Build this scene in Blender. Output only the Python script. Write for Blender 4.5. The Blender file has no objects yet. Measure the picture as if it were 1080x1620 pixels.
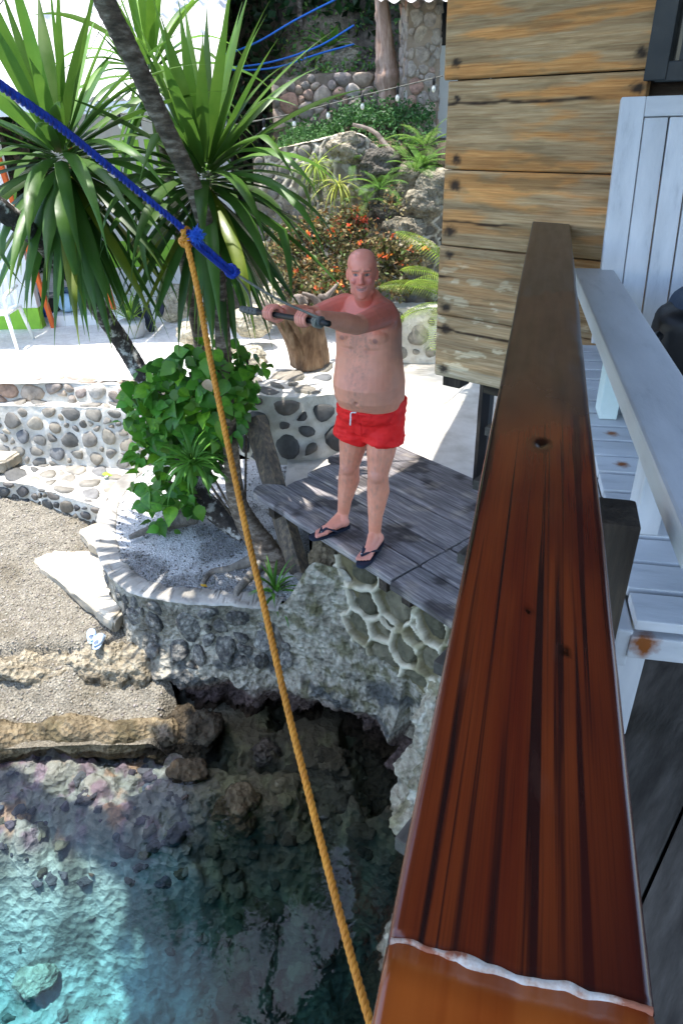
import bpy, bmesh, math, random
from mathutils import Vector, Matrix, noise
rng = random.Random(11)
R_ = math.radians
S = bpy.context.scene
COL = S.collection

# ---------------------------------------------------------------- camera
F_PX, PITCH, ROLL, CZ = 1080.0, R_(30.6), R_(1.9), 4.0
_f = Vector((0, math.cos(PITCH), -math.sin(PITCH)))
_u0 = Vector((0, math.sin(PITCH), math.cos(PITCH)))
_r = Vector((1, 0, 0)) * math.cos(ROLL) - _u0 * math.sin(ROLL)
_u = Vector((1, 0, 0)) * math.sin(ROLL) + _u0 * math.cos(ROLL)
CAM = Vector((0, 0, CZ))
cd = bpy.data.cameras.new('camera'); cam = bpy.data.objects.new('camera', cd); COL.objects.link(cam)
cd.sensor_fit = 'VERTICAL'; cd.sensor_height = 36; cd.sensor_width = 24; cd.lens = 24
cd.clip_start = 0.05; cd.clip_end = 500
cam.matrix_world = Matrix(((_r.x, _u.x, -_f.x, 0), (_r.y, _u.y, -_f.y, 0), (_r.z, _u.z, -_f.z, CZ), (0, 0, 0, 1)))
S.camera = cam
# ---------------------------------------------------------------- sky, sun, exposure
SUN = Vector((-0.15, 0.05, 1.0)).normalized()
w = bpy.data.worlds.new('World'); S.world = w; w.use_nodes = True
nt = w.node_tree; bg = nt.nodes['Background']
sk = nt.nodes.new('ShaderNodeTexSky'); sk.sky_type = 'NISHITA'; sk.sun_disc = False
sk.sun_elevation = math.asin(SUN.z); sk.sun_rotation = math.atan2(SUN.x, SUN.y)
sk.air_density = 1.0; sk.dust_density = 1.2; sk.ozone_density = 1.0
nt.links.new(sk.outputs[0], bg.inputs[0]); bg.inputs[1].default_value = 0.15
sl = bpy.data.lights.new('sun', 'SUN'); sl.energy = 2.1; sl.angle = R_(0.5); sl.color = (1, 0.96, 0.9)
so = bpy.data.objects.new('sun', sl); COL.objects.link(so); so.rotation_euler = SUN.to_track_quat('Z', 'Y').to_euler()
S.view_settings.view_transform = 'Standard'; S.view_settings.look = 'None'
S.view_settings.exposure = 2.1; S.view_settings.gamma = 1.0; S.view_settings.use_curve_mapping = False
S.render.engine = 'CYCLES'
S.cycles.use_denoising = True
S.cycles.max_bounces = 8; S.cycles.transparent_max_bounces = 24; S.cycles.volume_bounces = 0
S.cycles.caustics_reflective = False; S.cycles.caustics_refractive = False

# ---------------------------------------------------------------- pixel helpers (photo pixel -> point of the place)
def ray(x, y): return _f + _r * ((x - 540) / F_PX) + _u * ((810 - y) / F_PX)
def gz(x, y, z):
    d = ray(x, y); return CAM + d * ((z - CZ) / d.z)
def gy(x, y, Y):
    d = ray(x, y); return CAM + d * (Y / d.y)
def V(*a): return Vector(a)
def lerp(a, b, t): return a + (b - a) * t
def sstep(a, b, x):
    t = min(1, max(0, (x - a) / (b - a))); return t * t * (3 - 2 * t)
def fbm(p, o=4, s=1.0): return noise.fractal(Vector(p) * s, 1.0, 2.0, o)
def cat(pts, n):
    """Catmull-Rom through pts, n samples"""
    P = [Vector(p) for p in pts]; P = [P[0] * 2 - P[1]] + P + [P[-1] * 2 - P[-2]]
    out = []; m = len(P) - 3
    for i in range(n):
        t = i / (n - 1) * m; k = min(int(t), m - 1); t -= k
        a, b, c, d = P[k:k + 4]
        out.append(0.5 * ((2 * b) + (c - a) * t + (2 * a - 5 * b + 4 * c - d) * t * t + (3 * b - a - 3 * c + d) * t ** 3))
    return out

# ---------------------------------------------------------------- object helpers
WL = {}; WM = {}
def setp(o, label=None, cat_=None, group=None, kind=None):
    if label: o['label'] = label
    if cat_: o['category'] = cat_
    if group: o['group'] = group
    if kind: o['kind'] = kind
    elif cat_ and 'kind' not in o: o['kind'] = 'thing'
    return o
def thing(name, label, cat_, loc, group=None):
    o = bpy.data.objects.new(name, None); COL.objects.link(o); o.location = loc; o.empty_display_size = .1
    WL[o.name] = Vector(loc); return setp(o, label, cat_, group)
def mesh(name, vs, fs, m, smooth=True, cols=None):
    me = bpy.data.meshes.new(name); me.from_pydata([tuple(v) for v in vs], [], fs)
    if cols:
        a = me.color_attributes.new('Col', 'FLOAT_COLOR', 'POINT')
        a.data.foreach_set('color', [c for q in cols for c in (q[0], q[1], q[2], 1.0)])
    if m: me.materials.append(m)
    if smooth: me.polygons.foreach_set('use_smooth', [True] * len(me.polygons))
    me.update(); return me
def link(name, me, parent=None, world=None, rot=None):
    """link a mesh given its world origin and axes"""
    o = bpy.data.objects.new(name, me); COL.objects.link(o)
    world = Vector(world) if world is not None else V(0, 0, 0)
    mw = Matrix.Translation(world)
    if rot is not None: mw = mw @ rot.to_4x4()
    if parent: o.parent = parent
    WM[o.name] = mw; o.matrix_local = WM.get(parent.name, Matrix.Translation(WL[parent.name])).inverted() @ mw if parent else mw
    WL[o.name] = world; return o
def mk(name, vs, fs, m, parent=None, smooth=True, cols=None, origin=None):
    """vs in world coordinates; origin is the base of the mesh"""
    vs = [Vector(v) for v in vs]
    if origin is None:
        if parent is not None: origin = WL[parent.name]
        else:
            n = len(vs); c = sum(vs, V(0, 0, 0)) / n; origin = V(c.x, c.y, min(v.z for v in vs))
    o = link(name, mesh(name, [v - origin for v in vs], fs, m, smooth, cols), parent, origin); return o
def axes(ex, ez=V(0, 0, 1)):
    ex = Vector(ex).normalized(); ey = Vector(ez).cross(ex).normalized(); e3 = ex.cross(ey)
    return Matrix((ex, ey, e3)).transposed()
def box(name, c, rot, dims, m, parent=None, bev=.004, seg=2, jitter=0):
    """oriented bevelled box: centre, 3x3 axes, dims; local x is its length"""
    bm = bmesh.new(); bmesh.ops.create_cube(bm, size=1)
    for v in bm.verts:
        v.co = Vector((v.co.x * dims[0], v.co.y * dims[1], v.co.z * dims[2]))
        if jitter: v.co += V(rng.uniform(-1, 1), rng.uniform(-1, 1), rng.uniform(-1, 1)) * jitter
    if bev: bmesh.ops.bevel(bm, geom=list(bm.edges), offset=min(bev, min(dims) * .4), segments=seg, affect='EDGES', profile=.6)
    me = bpy.data.meshes.new(name); bm.to_mesh(me); bm.free(); me.materials.append(m)
    return link(name, me, parent, c, rot)
def prism(name, top, th, m, parent=None, bev=.006, rot=None, seg=2):
    """vertical prism from a counter-clockwise top outline (world points) and thickness"""
    c = sum(top, V(0, 0, 0)) / len(top); rot = rot or Matrix.Identity(3); inv = rot.transposed()
    bm = bmesh.new(); a = [bm.verts.new(inv @ (p - c)) for p in top]; b = [bm.verts.new(inv @ (p - c - V(0, 0, th))) for p in top]
    n = len(top); bm.faces.new(a); bm.faces.new(b[::-1])
    for i in range(n): bm.faces.new((a[i], b[i], b[(i + 1) % n], a[(i + 1) % n]))
    bmesh.ops.recalc_face_normals(bm, faces=bm.faces)
    if bev: bmesh.ops.bevel(bm, geom=list(bm.edges), offset=bev, segments=seg, affect='EDGES')
    me = bpy.data.meshes.new(name); bm.to_mesh(me); bm.free(); me.materials.append(m)
    return link(name, me, parent, c, rot)
def frames(P):
    T = [(P[min(i + 1, len(P) - 1)] - P[max(i - 1, 0)]).normalized() for i in range(len(P))]
    n = T[0].orthogonal().normalized(); out = []
    for t in T:
        n = (n - t * n.dot(t)).normalized(); out.append((t, n, t.cross(n)))
    return out
def tube(P, R, k=8, cap=True, wob=0, seed=0):
    """swept tube; R number or list"""
    fr = frames(P); vs = []; fs = []
    for i, p in enumerate(P):
        r = R[i] if isinstance(R, (list, tuple)) else R
        for j in range(k):
            a = 2 * math.pi * j / k; d = fr[i][1] * math.cos(a) + fr[i][2] * math.sin(a)
            rr = r * (1 + wob * fbm(p * 6 + d * 1.3 + V(seed, 0, 0), 3)) if wob else r
            vs.append(p + d * rr)
    for i in range(len(P) - 1):
        for j in range(k):
            a = i * k + j; b = i * k + (j + 1) % k; fs.append((a, b, b + k, a + k))
    if cap: fs.append(tuple(range(k))[::-1]); fs.append(tuple(range((len(P) - 1) * k, len(P) * k)))
    return vs, fs
class MB:
    def __init__(s): s.v = []; s.f = []; s.c = []
    def add(s, vf, col=None):
        n = len(s.v); s.v += list(vf[0]); s.f += [tuple(i + n for i in f) for f in vf[1]]
        s.c += [col or (1, 1, 1)] * len(vf[0]); return s
def grid(fn, nu, nv, col=None):
    vs = []; cs = []
    for j in range(nv + 1):
        for i in range(nu + 1):
            p = fn(i / nu, j / nv); vs.append(p)
            if col: cs.append(col(i / nu, j / nv, p))
    fs = [(j * (nu + 1) + i, j * (nu + 1) + i + 1, (j + 1) * (nu + 1) + i + 1, (j + 1) * (nu + 1) + i) for j in range(nv) for i in range(nu)]
    return vs, fs, (cs if col else None)
def ell(c, r, rot=None, n=16, m=10):
    vs = []; fs = []; c = Vector(c)
    for j in range(m + 1):
        th = math.pi * j / m
        for i in range(n):
            ph = 2 * math.pi * i / n; p = V(r[0] * math.sin(th) * math.cos(ph), r[1] * math.sin(th) * math.sin(ph), r[2] * math.cos(th))
            vs.append(c + (rot @ p if rot else p))
    for j in range(m):
        for i in range(n): fs.append((j * n + i, (j + 1) * n + i, (j + 1) * n + (i + 1) % n, j * n + (i + 1) % n))
    return vs, fs
def capsule(a, b, ra, rb, n=14):
    a = Vector(a); b = Vector(b); d = (b - a).normalized(); P = []; R = []
    for k in range(5): t = (k + .001) / 4 * math.pi / 2; P.append(a - d * ra * math.cos(t)); R.append(ra * math.sin(t))
    for k in range(1, 4): P.append(lerp(a, b, k / 4)); R.append(lerp(ra, rb, k / 4))
    for k in range(5): t = (4 - k + .001) / 4 * math.pi / 2; P.append(b + d * rb * math.cos(t)); R.append(rb * math.sin(t))
    return tube(P, R, n)

# ---------------------------------------------------------------- materials
def M(name, cols, scale=6, detail=6, rough=.75, bump=.3, bscale=30, stretch=(1, 1, 1), attr=False, spec=.3, rand=0, coat=0,
      vor=0, vscale=20, byobj=False, trans=0, distort=0, rvar=.15, bdist=.02, low=0, sheen=0):
    m = bpy.data.materials.new(name); m.use_nodes = True; n = m.node_tree.nodes; L = m.node_tree.links.new
    b = n['Principled BSDF']; out = n['Material Output']
    tc = n.new('ShaderNodeTexCoord'); mp = n.new('ShaderNodeMapping'); mp.inputs['Scale'].default_value = stretch
    oi = n.new('ShaderNodeObjectInfo'); L(tc.outputs['Object'], mp.inputs['Vector'])
    off = n.new('ShaderNodeVectorMath'); off.operation = 'SCALE'; off.inputs[0].default_value = (13, 7, 5); L(oi.outputs['Random'], off.inputs['Scale'])
    ad = n.new('ShaderNodeVectorMath'); ad.operation = 'ADD'; L(mp.outputs[0], ad.inputs[0]); L(off.outputs[0], ad.inputs[1]); vec = ad.outputs[0]
    nz = n.new('ShaderNodeTexNoise'); nz.inputs['Scale'].default_value = scale; nz.inputs['Detail'].default_value = detail
    nz.inputs['Roughness'].default_value = .62; nz.inputs['Distortion'].default_value = distort; L(vec, nz.inputs['Vector'])
    rp = n.new('ShaderNodeValToRGB'); e = rp.color_ramp.elements
    while len(e) < len(cols): e.new(.5)
    for i, (p, c) in enumerate(cols): e[i].position = p; e[i].color = (*c, 1)
    L(oi.outputs['Random'] if byobj else nz.outputs['Fac'], rp.inputs['Fac']); c = rp.outputs['Color']
    def mul(ca, cb=None, fac=1, val=None):
        x = n.new('ShaderNodeMix'); x.data_type = 'RGBA'; x.blend_type = 'MULTIPLY'; x.inputs[0].default_value = fac
        L(ca, x.inputs[6]); L(cb, x.inputs[7]); return x.outputs[2]
    def ramp(v, a, b_, lo=.3, hi=.7):
        x = n.new('ShaderNodeMapRange'); x.inputs[1].default_value = lo; x.inputs[2].default_value = hi
        x.inputs[3].default_value = a; x.inputs[4].default_value = b_; L(v, x.inputs[0]); return x.outputs[0]
    if byobj: c = mul(c, ramp(nz.outputs['Fac'], .55, 1.35))
    if low:
        n2 = n.new('ShaderNodeTexNoise'); n2.inputs['Scale'].default_value = scale * .17; n2.inputs['Detail'].default_value = 3; L(vec, n2.inputs['Vector'])
        c = mul(c, ramp(n2.outputs['Fac'], 1 - low, 1 + low))
    if rand: c = mul(c, ramp(oi.outputs['Random'], 1 - rand, 1 + rand, 0, 1))
    if attr:
        at = n.new('ShaderNodeAttribute'); at.attribute_name = 'Col'; c = mul(c, at.outputs['Color'])
    L(c, b.inputs['Base Color'])
    L(ramp(nz.outputs['Fac'], max(.02, rough - rvar), min(1, rough + rvar)), b.inputs['Roughness'])
    b.inputs['Specular IOR Level'].default_value = spec; b.inputs['Coat Weight'].default_value = coat; b.inputs['Coat Roughness'].default_value = .12
    if bump or vor:
        h = None
        if bump:
            nb = n.new('ShaderNodeTexNoise'); nb.inputs['Scale'].default_value = bscale; nb.inputs['Detail'].default_value = 8; nb.inputs['Roughness'].default_value = .65
            L(vec, nb.inputs['Vector']); h = nb.outputs['Fac']
        if vor:
            vo = n.new('ShaderNodeTexVoronoi'); vo.inputs['Scale'].default_value = vscale; L(vec, vo.inputs['Vector'])
            if h is None: h = vo.outputs['Distance']
            else:
                ma = n.new('ShaderNodeMath'); ma.operation = 'MULTIPLY_ADD'; ma.inputs[1].default_value = vor; L(vo.outputs['Distance'], ma.inputs[0]); L(h, ma.inputs[2]); h = ma.outputs[0]
        bp = n.new('ShaderNodeBump'); bp.inputs['Strength'].default_value = bump or .4; bp.inputs['Distance'].default_value = bdist
        L(h, bp.inputs['Height']); L(bp.outputs[0], b.inputs['Normal'])
    if trans:
        t = n.new('ShaderNodeBsdfTranslucent'); mx = n.new('ShaderNodeMixShader'); mx.inputs[0].default_value = trans
        L(c, t.inputs['Color']); L(b.outputs[0], mx.inputs[1]); L(t.outputs[0], mx.inputs[2]); L(mx.outputs[0], out.inputs[0])
    return m
def flat(name, c, rough=.6, spec=.3, var=.12, scale=9, bump=.08, bscale=50):
    d = tuple(x * (1 - var) for x in c); u = tuple(min(1, x * (1 + var)) for x in c)
    return M(name, [(.3, d), (.7, u)], scale=scale, rough=rough, spec=spec, bump=bump, bscale=bscale, bdist=.01)

m_sand = M('coral_sand', [(.3, (.62, .59, .54)), (.6, (.78, .76, .71))], scale=14, bump=.5, bscale=60, low=.1, rough=.95, bdist=.03)
m_gravel = M('beach_gravel', [(.28, (.10, .09, .075)), (.5, (.22, .20, .165)), (.72, (.38, .355, .31))], scale=55, bump=.9, bscale=70, vor=.8, vscale=60, low=.22, rough=.9, bdist=.02, attr=True)
m_pgravel = M('grey_gravel', [(.28, (.19, .19, .19)), (.5, (.29, .29, .285)), (.72, (.42, .42, .41))], scale=60, bump=.9, bscale=70, vor=.8, vscale=70, low=.1, rough=.9, bdist=.02, attr=True)
m_pebble = M('pebble', [(.0, (.11, .10, .08)), (.35, (.22, .20, .17)), (.65, (.34, .32, .28)), (1, (.52, .50, .46))], scale=7, bump=.1, rough=.85, attr=True)
m_conc = M('pale_concrete', [(.3, (.36, .33, .28)), (.55, (.48, .45, .40)), (.75, (.56, .54, .49))], scale=5, bump=.4, bscale=40, low=.14, rough=.9, attr=True)
m_mortar = M('lime_mortar', [(.3, (.50, .46, .38)), (.55, (.66, .63, .56)), (.75, (.74, .72, .67))], scale=9, bump=.6, bscale=36, low=.15, rough=.92, attr=True)
m_stone = M('river_stone', [(0, (.10, .10, .095)), (.2, (.17, .16, .14)), (.4, (.26, .235, .19)), (.55, (.15, .155, .16)), (.7, (.30, .26, .20)), (.85, (.21, .20, .18)), (1, (.36, .32, .25))], byobj=True, scale=9, bump=.45, bscale=26, rough=.7, bdist=.015)
m_dstone = M('dark_river_stone', [(0, (.05, .05, .052)), (.4, (.10, .10, .095)), (.6, (.17, .145, .11)), (.8, (.075, .075, .08)), (1, (.24, .20, .15))], byobj=True, scale=9, bump=.45, bscale=26, rough=.65, bdist=.015)
m_coral = M('coral_rock', [(.25, (.13, .115, .09)), (.45, (.36, .33, .27)), (.7, (.58, .55, .47))], scale=16, detail=9, bump=1.0, bscale=28, vor=.9, vscale=26, rough=.93, low=.2, bdist=.05, attr=True)
m_crust = M('crusted_stone', [(.28, (.05, .05, .052)), (.45, (.13, .125, .115)), (.56, (.26, .245, .21)), (.7, (.5, .48, .43))], scale=18, detail=12, bump=1, bscale=30, vor=.7, vscale=30, rough=.9, low=.35, rand=.35, bdist=.04)
m_tstone = M('terrace_stone', [(0, (.22, .19, .16)), (.3, (.36, .31, .26)), (.5, (.30, .25, .22)), (.7, (.44, .36, .28)), (.9, (.40, .24, .17)), (1, (.5, .46, .40))], byobj=True, scale=10, bump=.6, bscale=22, rough=.9, bdist=.03)
m_soil = M('hill_soil', [(.3, (.03, .024, .017)), (.5, (.10, .08, .055)), (.72, (.22, .18, .13))], scale=5, detail=9, bump=1, bscale=14, low=.35, rough=1, bdist=.08, attr=True)
m_path = M('path_concrete', [(.3, (.48, .44, .37)), (.52, (.62, .58, .51)), (.75, (.70, .67, .61))], scale=4, bump=.35, bscale=30, low=.15, rough=.92)
m_deckw = M('deck_wood', [(.28, (.030, .024, .019)), (.5, (.072, .060, .048)), (.75, (.13, .11, .09))], scale=7, stretch=(1, 5, 5), detail=8, bump=.5, bscale=9, rough=.72, rand=.18, low=.3, bdist=.01)
m_platw = M('weathered_platform_wood', [(.28, (.06, .053, .056)), (.48, (.18, .163, .16)), (.7, (.37, .34, .32))], scale=5, stretch=(1, 18, 18), detail=9, bump=.7, bscale=8, rough=.72, rand=.15, low=.3, bdist=.012, attr=True)
m_wallw = M('salvaged_wall_wood', [(.22, (.25, .135, .060)), (.40, (.42, .25, .115)), (.58, (.53, .35, .18)), (.78, (.62, .46, .29))], scale=5.5, stretch=(1, 24, 24), detail=12, bump=.6, bscale=11, rough=.75, rand=.1, low=.3, bdist=.008, attr=True, distort=.4)
m_post = M('dark_post_wood', [(.3, (.022, .017, .014)), (.55, (.055, .043, .034)), (.8, (.12, .092, .065))], scale=4, stretch=(1, 9, 9), bump=.6, bscale=9, rough=.85, spec=.12, low=.4, bdist=.012)
m_white = M('white_chair_paint', [(.26, (.42, .43, .45)), (.42, (.55, .56, .58)), (.7, (.63, .635, .65))], scale=6, stretch=(1, 4, 4), bump=.3, bscale=16, rough=.5, low=.16, spec=.4, bdist=.006, attr=False, detail=10)
m_bark = M('dracaena_bark', [(.3, (.04, .03, .022)), (.5, (.13, .098, .07)), (.72, (.36, .30, .235))], scale=11, stretch=(1, 1, 3), bump=.9, bscale=16, rough=.95, low=.4, bdist=.02)
m_root = M('grey_root', [(.3, (.10, .085, .07)), (.6, (.28, .25, .21)), (.8, (.42, .39, .34))], scale=9, stretch=(2, 2, 1), bump=.9, bscale=20, rough=.95, bdist=.02)
m_drift = M('driftwood', [(.3, (.14, .085, .055)), (.5, (.33, .235, .165)), (.75, (.56, .46, .36))], scale=7, stretch=(2.2, 2.2, .6), bump=1, bscale=12, rough=.9, bdist=.03, detail=9, attr=True)
def leafm(name, a, b, tr=.3, rough=.42, spec=.4, rand=.25):
    return M(name, [(.3, a), (.7, b)], scale=4, bump=.12, bscale=12, rough=rough, spec=spec, rand=rand, trans=tr, bdist=.01, attr=True)
m_drac = leafm('dracaena_leaf', (.048, .140, .027), (.092, .205, .038))
m_vine = leafm('vine_leaf', (.045, .17, .018), (.11, .28, .03))
m_grass = leafm('grassy_leaf', (.06, .19, .02), (.13, .30, .04), rough=.5)
m_fern = leafm('fern_leaf', (.07, .18, .03), (.16, .30, .05), rough=.6)
m_dark = leafm('forest_leaf', (.012, .035, .010), (.03, .075, .02), rough=.6, tr=.2)
m_cover = leafm('ground_cover', (.035, .11, .03), (.08, .19, .05), rough=.6)
m_palm = leafm('palm_leaf', (.09, .20, .03), (.22, .33, .05), rough=.45)
m_croton = leafm('croton_leaf', (.10, .10, .045), (.26, .24, .12), rough=.55)
m_flower = leafm('red_flower', (.60, .06, .03), (.75, .16, .05), rough=.5)
m_black = flat('black_plastic', (.012, .012, .013), .45)
m_navy = flat('navy_cloth', (.018, .024, .045), .8)
m_blueb = flat('blue_plastic', (.02, .09, .45), .4)
m_wpaint = M('whitewash', [(.3, (.70, .71, .70)), (.7, (.82, .82, .80))], scale=3, bump=.2, bscale=30, rough=.85, low=.05)
m_roofw = M('white_roof_sheet', [(.3, (.55, .53, .51)), (.6, (.70, .69, .67)), (.8, (.76, .75, .73))], scale=3, stretch=(1, 1, 1), bump=.1, rough=.55, low=.1)
m_lime = flat('lime_green_paint', (.26, .52, .05), .6)
m_orange = flat('orange_paint', (.65, .12, .02), .6)
m_glassd = flat('dark_window_glass', (.012, .014, .014), .1, .5, bump=0)
m_frame = flat('dark_window_frame', (.014, .017, .018), .45)
# ================================================================ stones set in mortar
def clip(poly, p, q):
    """keep the side of the bisector that is nearer p"""
    dx, dy = q[0] - p[0], q[1] - p[1]; D2 = dx * dx + dy * dy + 1e-9; k = min(.8, max(.2, .5 + (p[2] ** 2 - q[2] ** 2) / (2 * D2)))
    mx, my = p[0] + dx * k, p[1] + dy * k; out = []
    for i in range(len(poly)):
        a, b = poly[i], poly[(i + 1) % len(poly)]
        da = (a[0] - mx) * dx + (a[1] - my) * dy; db = (b[0] - mx) * dx + (b[1] - my) * dy
        if da <= 0: out.append(a)
        if da * db < 0: t = da / (da - db); out.append((a[0] + (b[0] - a[0]) * t, a[1] + (b[1] - a[1]) * t))
    return out
def stones(parent, S2, W, H, cell, m, gap=.012, h=.03, rnd=None, keep=None, asp=1.0, jit=.38, shrink=(.82, .98), name='stone', dry=False, pts=None, base=0.0):
    """fill the W x H strip of surface S2(s,t)->(point, normal) with separate rounded stones"""
    rnd = rnd or rng; N = 0 if pts else W * H / (cell * cell * asp); pts = pts or []
    for k in range(int(N * 26)):
        f = 1 - k / (N * 26); rr = cell * lerp(.20, .76, f * f) * rnd.uniform(.85, 1.15); x, y = rnd.uniform(-cell * .3, W + cell * .3), rnd.uniform(-cell * .3, H + cell * .3)
        if all(math.hypot((x - q[0]) / asp, y - q[1]) > (rr + q[2]) * .92 for q in pts): pts.append((x, y, rr))
    for p in ([] if dry else pts):
        if not (0 < p[0] < W and 0 < p[1] < H): continue
        if keep and not keep(p[0], p[1]): continue
        poly = [(0, 0), (W, 0), (W, H), (0, H)]
        for q in sorted((q for q in pts if q is not p), key=lambda q: (q[0] - p[0]) ** 2 + (q[1] - p[1]) ** 2)[:14]:
            poly = clip(poly, p, q)
            if len(poly) < 3: break
        if len(poly) < 3: continue
        cx0 = sum(a[0] for a in poly) / len(poly); cy0 = sum(a[1] for a in poly) / len(poly)
        k = rnd.uniform(*shrink); pp = []
        for a in poly:
            dx, dy = a[0] - cx0, a[1] - cy0; d = math.hypot(dx, dy) or 1e-6; s = max(.2, (d - gap * 1.3) / d) * k
            pp.append((cx0 + dx * s, cy0 + dy * s))
        for _ in range(1 if rnd.random() < .55 else 2):
            pp = [q for i in range(len(pp)) for a, b in [(pp[i], pp[(i + 1) % len(pp)])] for q in ((a[0] * .75 + b[0] * .25, a[1] * .75 + b[1] * .25), (a[0] * .25 + b[0] * .75, a[1] * .25 + b[1] * .75))]
        # resample to 12
        ln = [0]
        for i in range(len(pp)): ln.append(ln[-1] + math.dist(pp[i], pp[(i + 1) % len(pp)]))
        if ln[-1] < .03: continue
        o12 = []
        for kk in range(12):
            t = ln[-1] * kk / 12; i = max(j for j in range(len(pp)) if ln[j] <= t)
            a, b = pp[i], pp[(i + 1) % len(pp)]; u = (t - ln[i]) / max(1e-6, ln[i + 1] - ln[i]); o12.append((a[0] + (b[0] - a[0]) * u, a[1] + (b[1] - a[1]) * u))
        hh = h * rnd.uniform(.7, 1.35); tx, ty = rnd.uniform(-.25, .25), rnd.uniform(-.25, .25)
        vs = []
        for sc, he in ((1, -.35), (.97, .45), (.72, .88)):
            for (x, y) in o12:
                dx, dy = (x - cx0) * sc, (y - cy0) * sc; P, N = S2(cx0 + dx, cy0 + dy)
                vs.append(P + N * (base + hh * he + (dx * tx + dy * ty) * (he > 0) + (rnd.uniform(-.16, .16) * hh if he > .1 else 0)))
        P, N = S2(cx0, cy0); vs.append(P + N * (base + hh))
        fs = [(r * 12 + i, r * 12 + (i + 1) % 12, (r + 1) * 12 + (i + 1) % 12, (r + 1) * 12 + i) for r in range(2) for i in range(12)]
        fs += [(24 + i, 24 + (i + 1) % 12, 36) for i in range(12)]
        O = P
        link(name, mesh(name, [v - O for v in vs], fs, m), parent, O)
    return pts
def vein(pts, s, t):
    ds = sorted((math.hypot(s - q[0], t - q[1]) ** 2 - q[2] ** 2, q) for q in pts)[:2]; a, b = ds[0][1], ds[1][1]
    return (ds[1][0] - ds[0][0]) / (2 * math.hypot(a[0] - b[0], a[1] - b[1]) + 1e-6)
def strip(pb, pt, ns=60):
    """surface between a bottom and a top curve; s along (metres), t from 0 to height"""
    B = cat(pb, ns); T = cat(pt, ns); L = [0]
    for i in range(ns - 1): L.append(L[-1] + (B[i + 1] - B[i]).length)
    H = sum((T[i] - B[i]).length for i in range(ns)) / ns
    def pos(s, t):
        s = min(max(s, 0), L[-1]); i = max(0, min(ns - 2, next((k - 1 for k in range(1, ns) if L[k] >= s), ns - 2)))
        u = (s - L[i]) / max(1e-6, L[i + 1] - L[i]); return lerp(lerp(B[i], B[i + 1], u), lerp(T[i], T[i + 1], u), t / H)
    def S2(s, t):
        p = pos(s, t); a = pos(s + .02, t) - pos(s - .02, t); b = pos(s, t + .02) - pos(s, t - .02)
        return p, a.cross(b).normalized()
    return S2, L[-1], H
def mortar_face(name, S2, W, H, m, parent, amp=.012, res=.035, col=None):
    nu, nv = max(2, int(W / res)), max(2, int(H / res))
    def fn(u, v):
        p, n = S2(u * W, v * H); return p + n * (amp * fbm(p * 9, 4) - .002)
    vs, fs, cs = grid(fn, nu, nv, col or (lambda u, v, p: (1, 1, 1))); return mk(name, vs, fs, m, parent, cols=cs)
def pebble_mesh(k):
    r = random.Random(k); bm = bmesh.new(); bmesh.ops.create_icosphere(bm, subdivisions=1, radius=1)
    for v in bm.verts: v.co *= r.uniform(.75, 1.15)
    vs = [v.co.copy() for v in bm.verts]; fs = [tuple(v.index for v in f.verts) for f in bm.faces]; bm.free(); return vs, fs
PEB = [pebble_mesh(k) for k in range(5)]
def gravel(name, pts, m, label, cat_, parent=None, size=(.006, .016)):
    b = MB()
    for p in pts:
        vs, fs = rng.choice(PEB); s = rng.uniform(*size); g = rng.uniform(.55, 1.25)
        e = Matrix.Rotation(rng.uniform(0, 6), 3, 'Z') @ Matrix.Diagonal((s * rng.uniform(.8, 1.5), s * rng.uniform(.7, 1.1), s * rng.uniform(.5, .8)))
        b.add(([p + e @ v for v in vs], fs), (g, g * rng.uniform(.93, 1), g * rng.uniform(.84, .98)))
    o = mk(name, b.v, b.f, m, parent, cols=b.c); o['kind'] = 'stuff'
    if not parent: setp(o, label, cat_)
    return o

# ================================================================ the setting
def bed_z(x, y):
    d = 3.45 - y - .12 * fbm((x * 1.3, 2.2, 0), 3)
    z = .03 - .16 * max(0, d) - 1.0 * sstep(.40, 1.1, d) - .16 * max(0, d - .9)
    if d < 0: z = .03 - d * .1
    rocky = sstep(-1.5, -.9, x) * sstep(-1.2, .6, y)
    rk = noise.turbulence(V(x * 2.6, y * 2.6, 1.7), 4, False)
    z += (rk - .45) * (.03 + .20 * sstep(.9, .3, d) + .20 * rocky) + (.012 + .03 * rocky) * fbm((x * 7, y * 7, 0), 3)
    z += .12 * rocky * sstep(2.2, .6, d)
    wx, wy = x + .06 * fbm((x * 4, y * 4, 7), 2), y + .06 * fbm((x * 4, y * 4, 2), 2); z += (.45 - noise.voronoi(V(wx * 4, wy * 4, 0))[0][0]) * .12 * (1 - .6 * sstep(.5, 1.0, d) * (1 - rocky)) + (.45 - noise.voronoi(V(wx * 10, wy * 10, 0))[0][0]) * .06 * (1 - .5 * sstep(.5, 1.0, d) * (1 - rocky))
    z += (.006 + .01 * max(rocky, sstep(.9, .4, d))) * fbm((x * 19, y * 19, 3), 3) + (.45 - noise.voronoi(V(wx * 24, wy * 24, 0))[0][0]) * .028 * (.15 + .85 * max(rocky, sstep(.9, .4, d)))
    lim = -.05 if y < 3.45 or x > -1.3 else .04
    return max(-2.6, min(z, lim))
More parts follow.
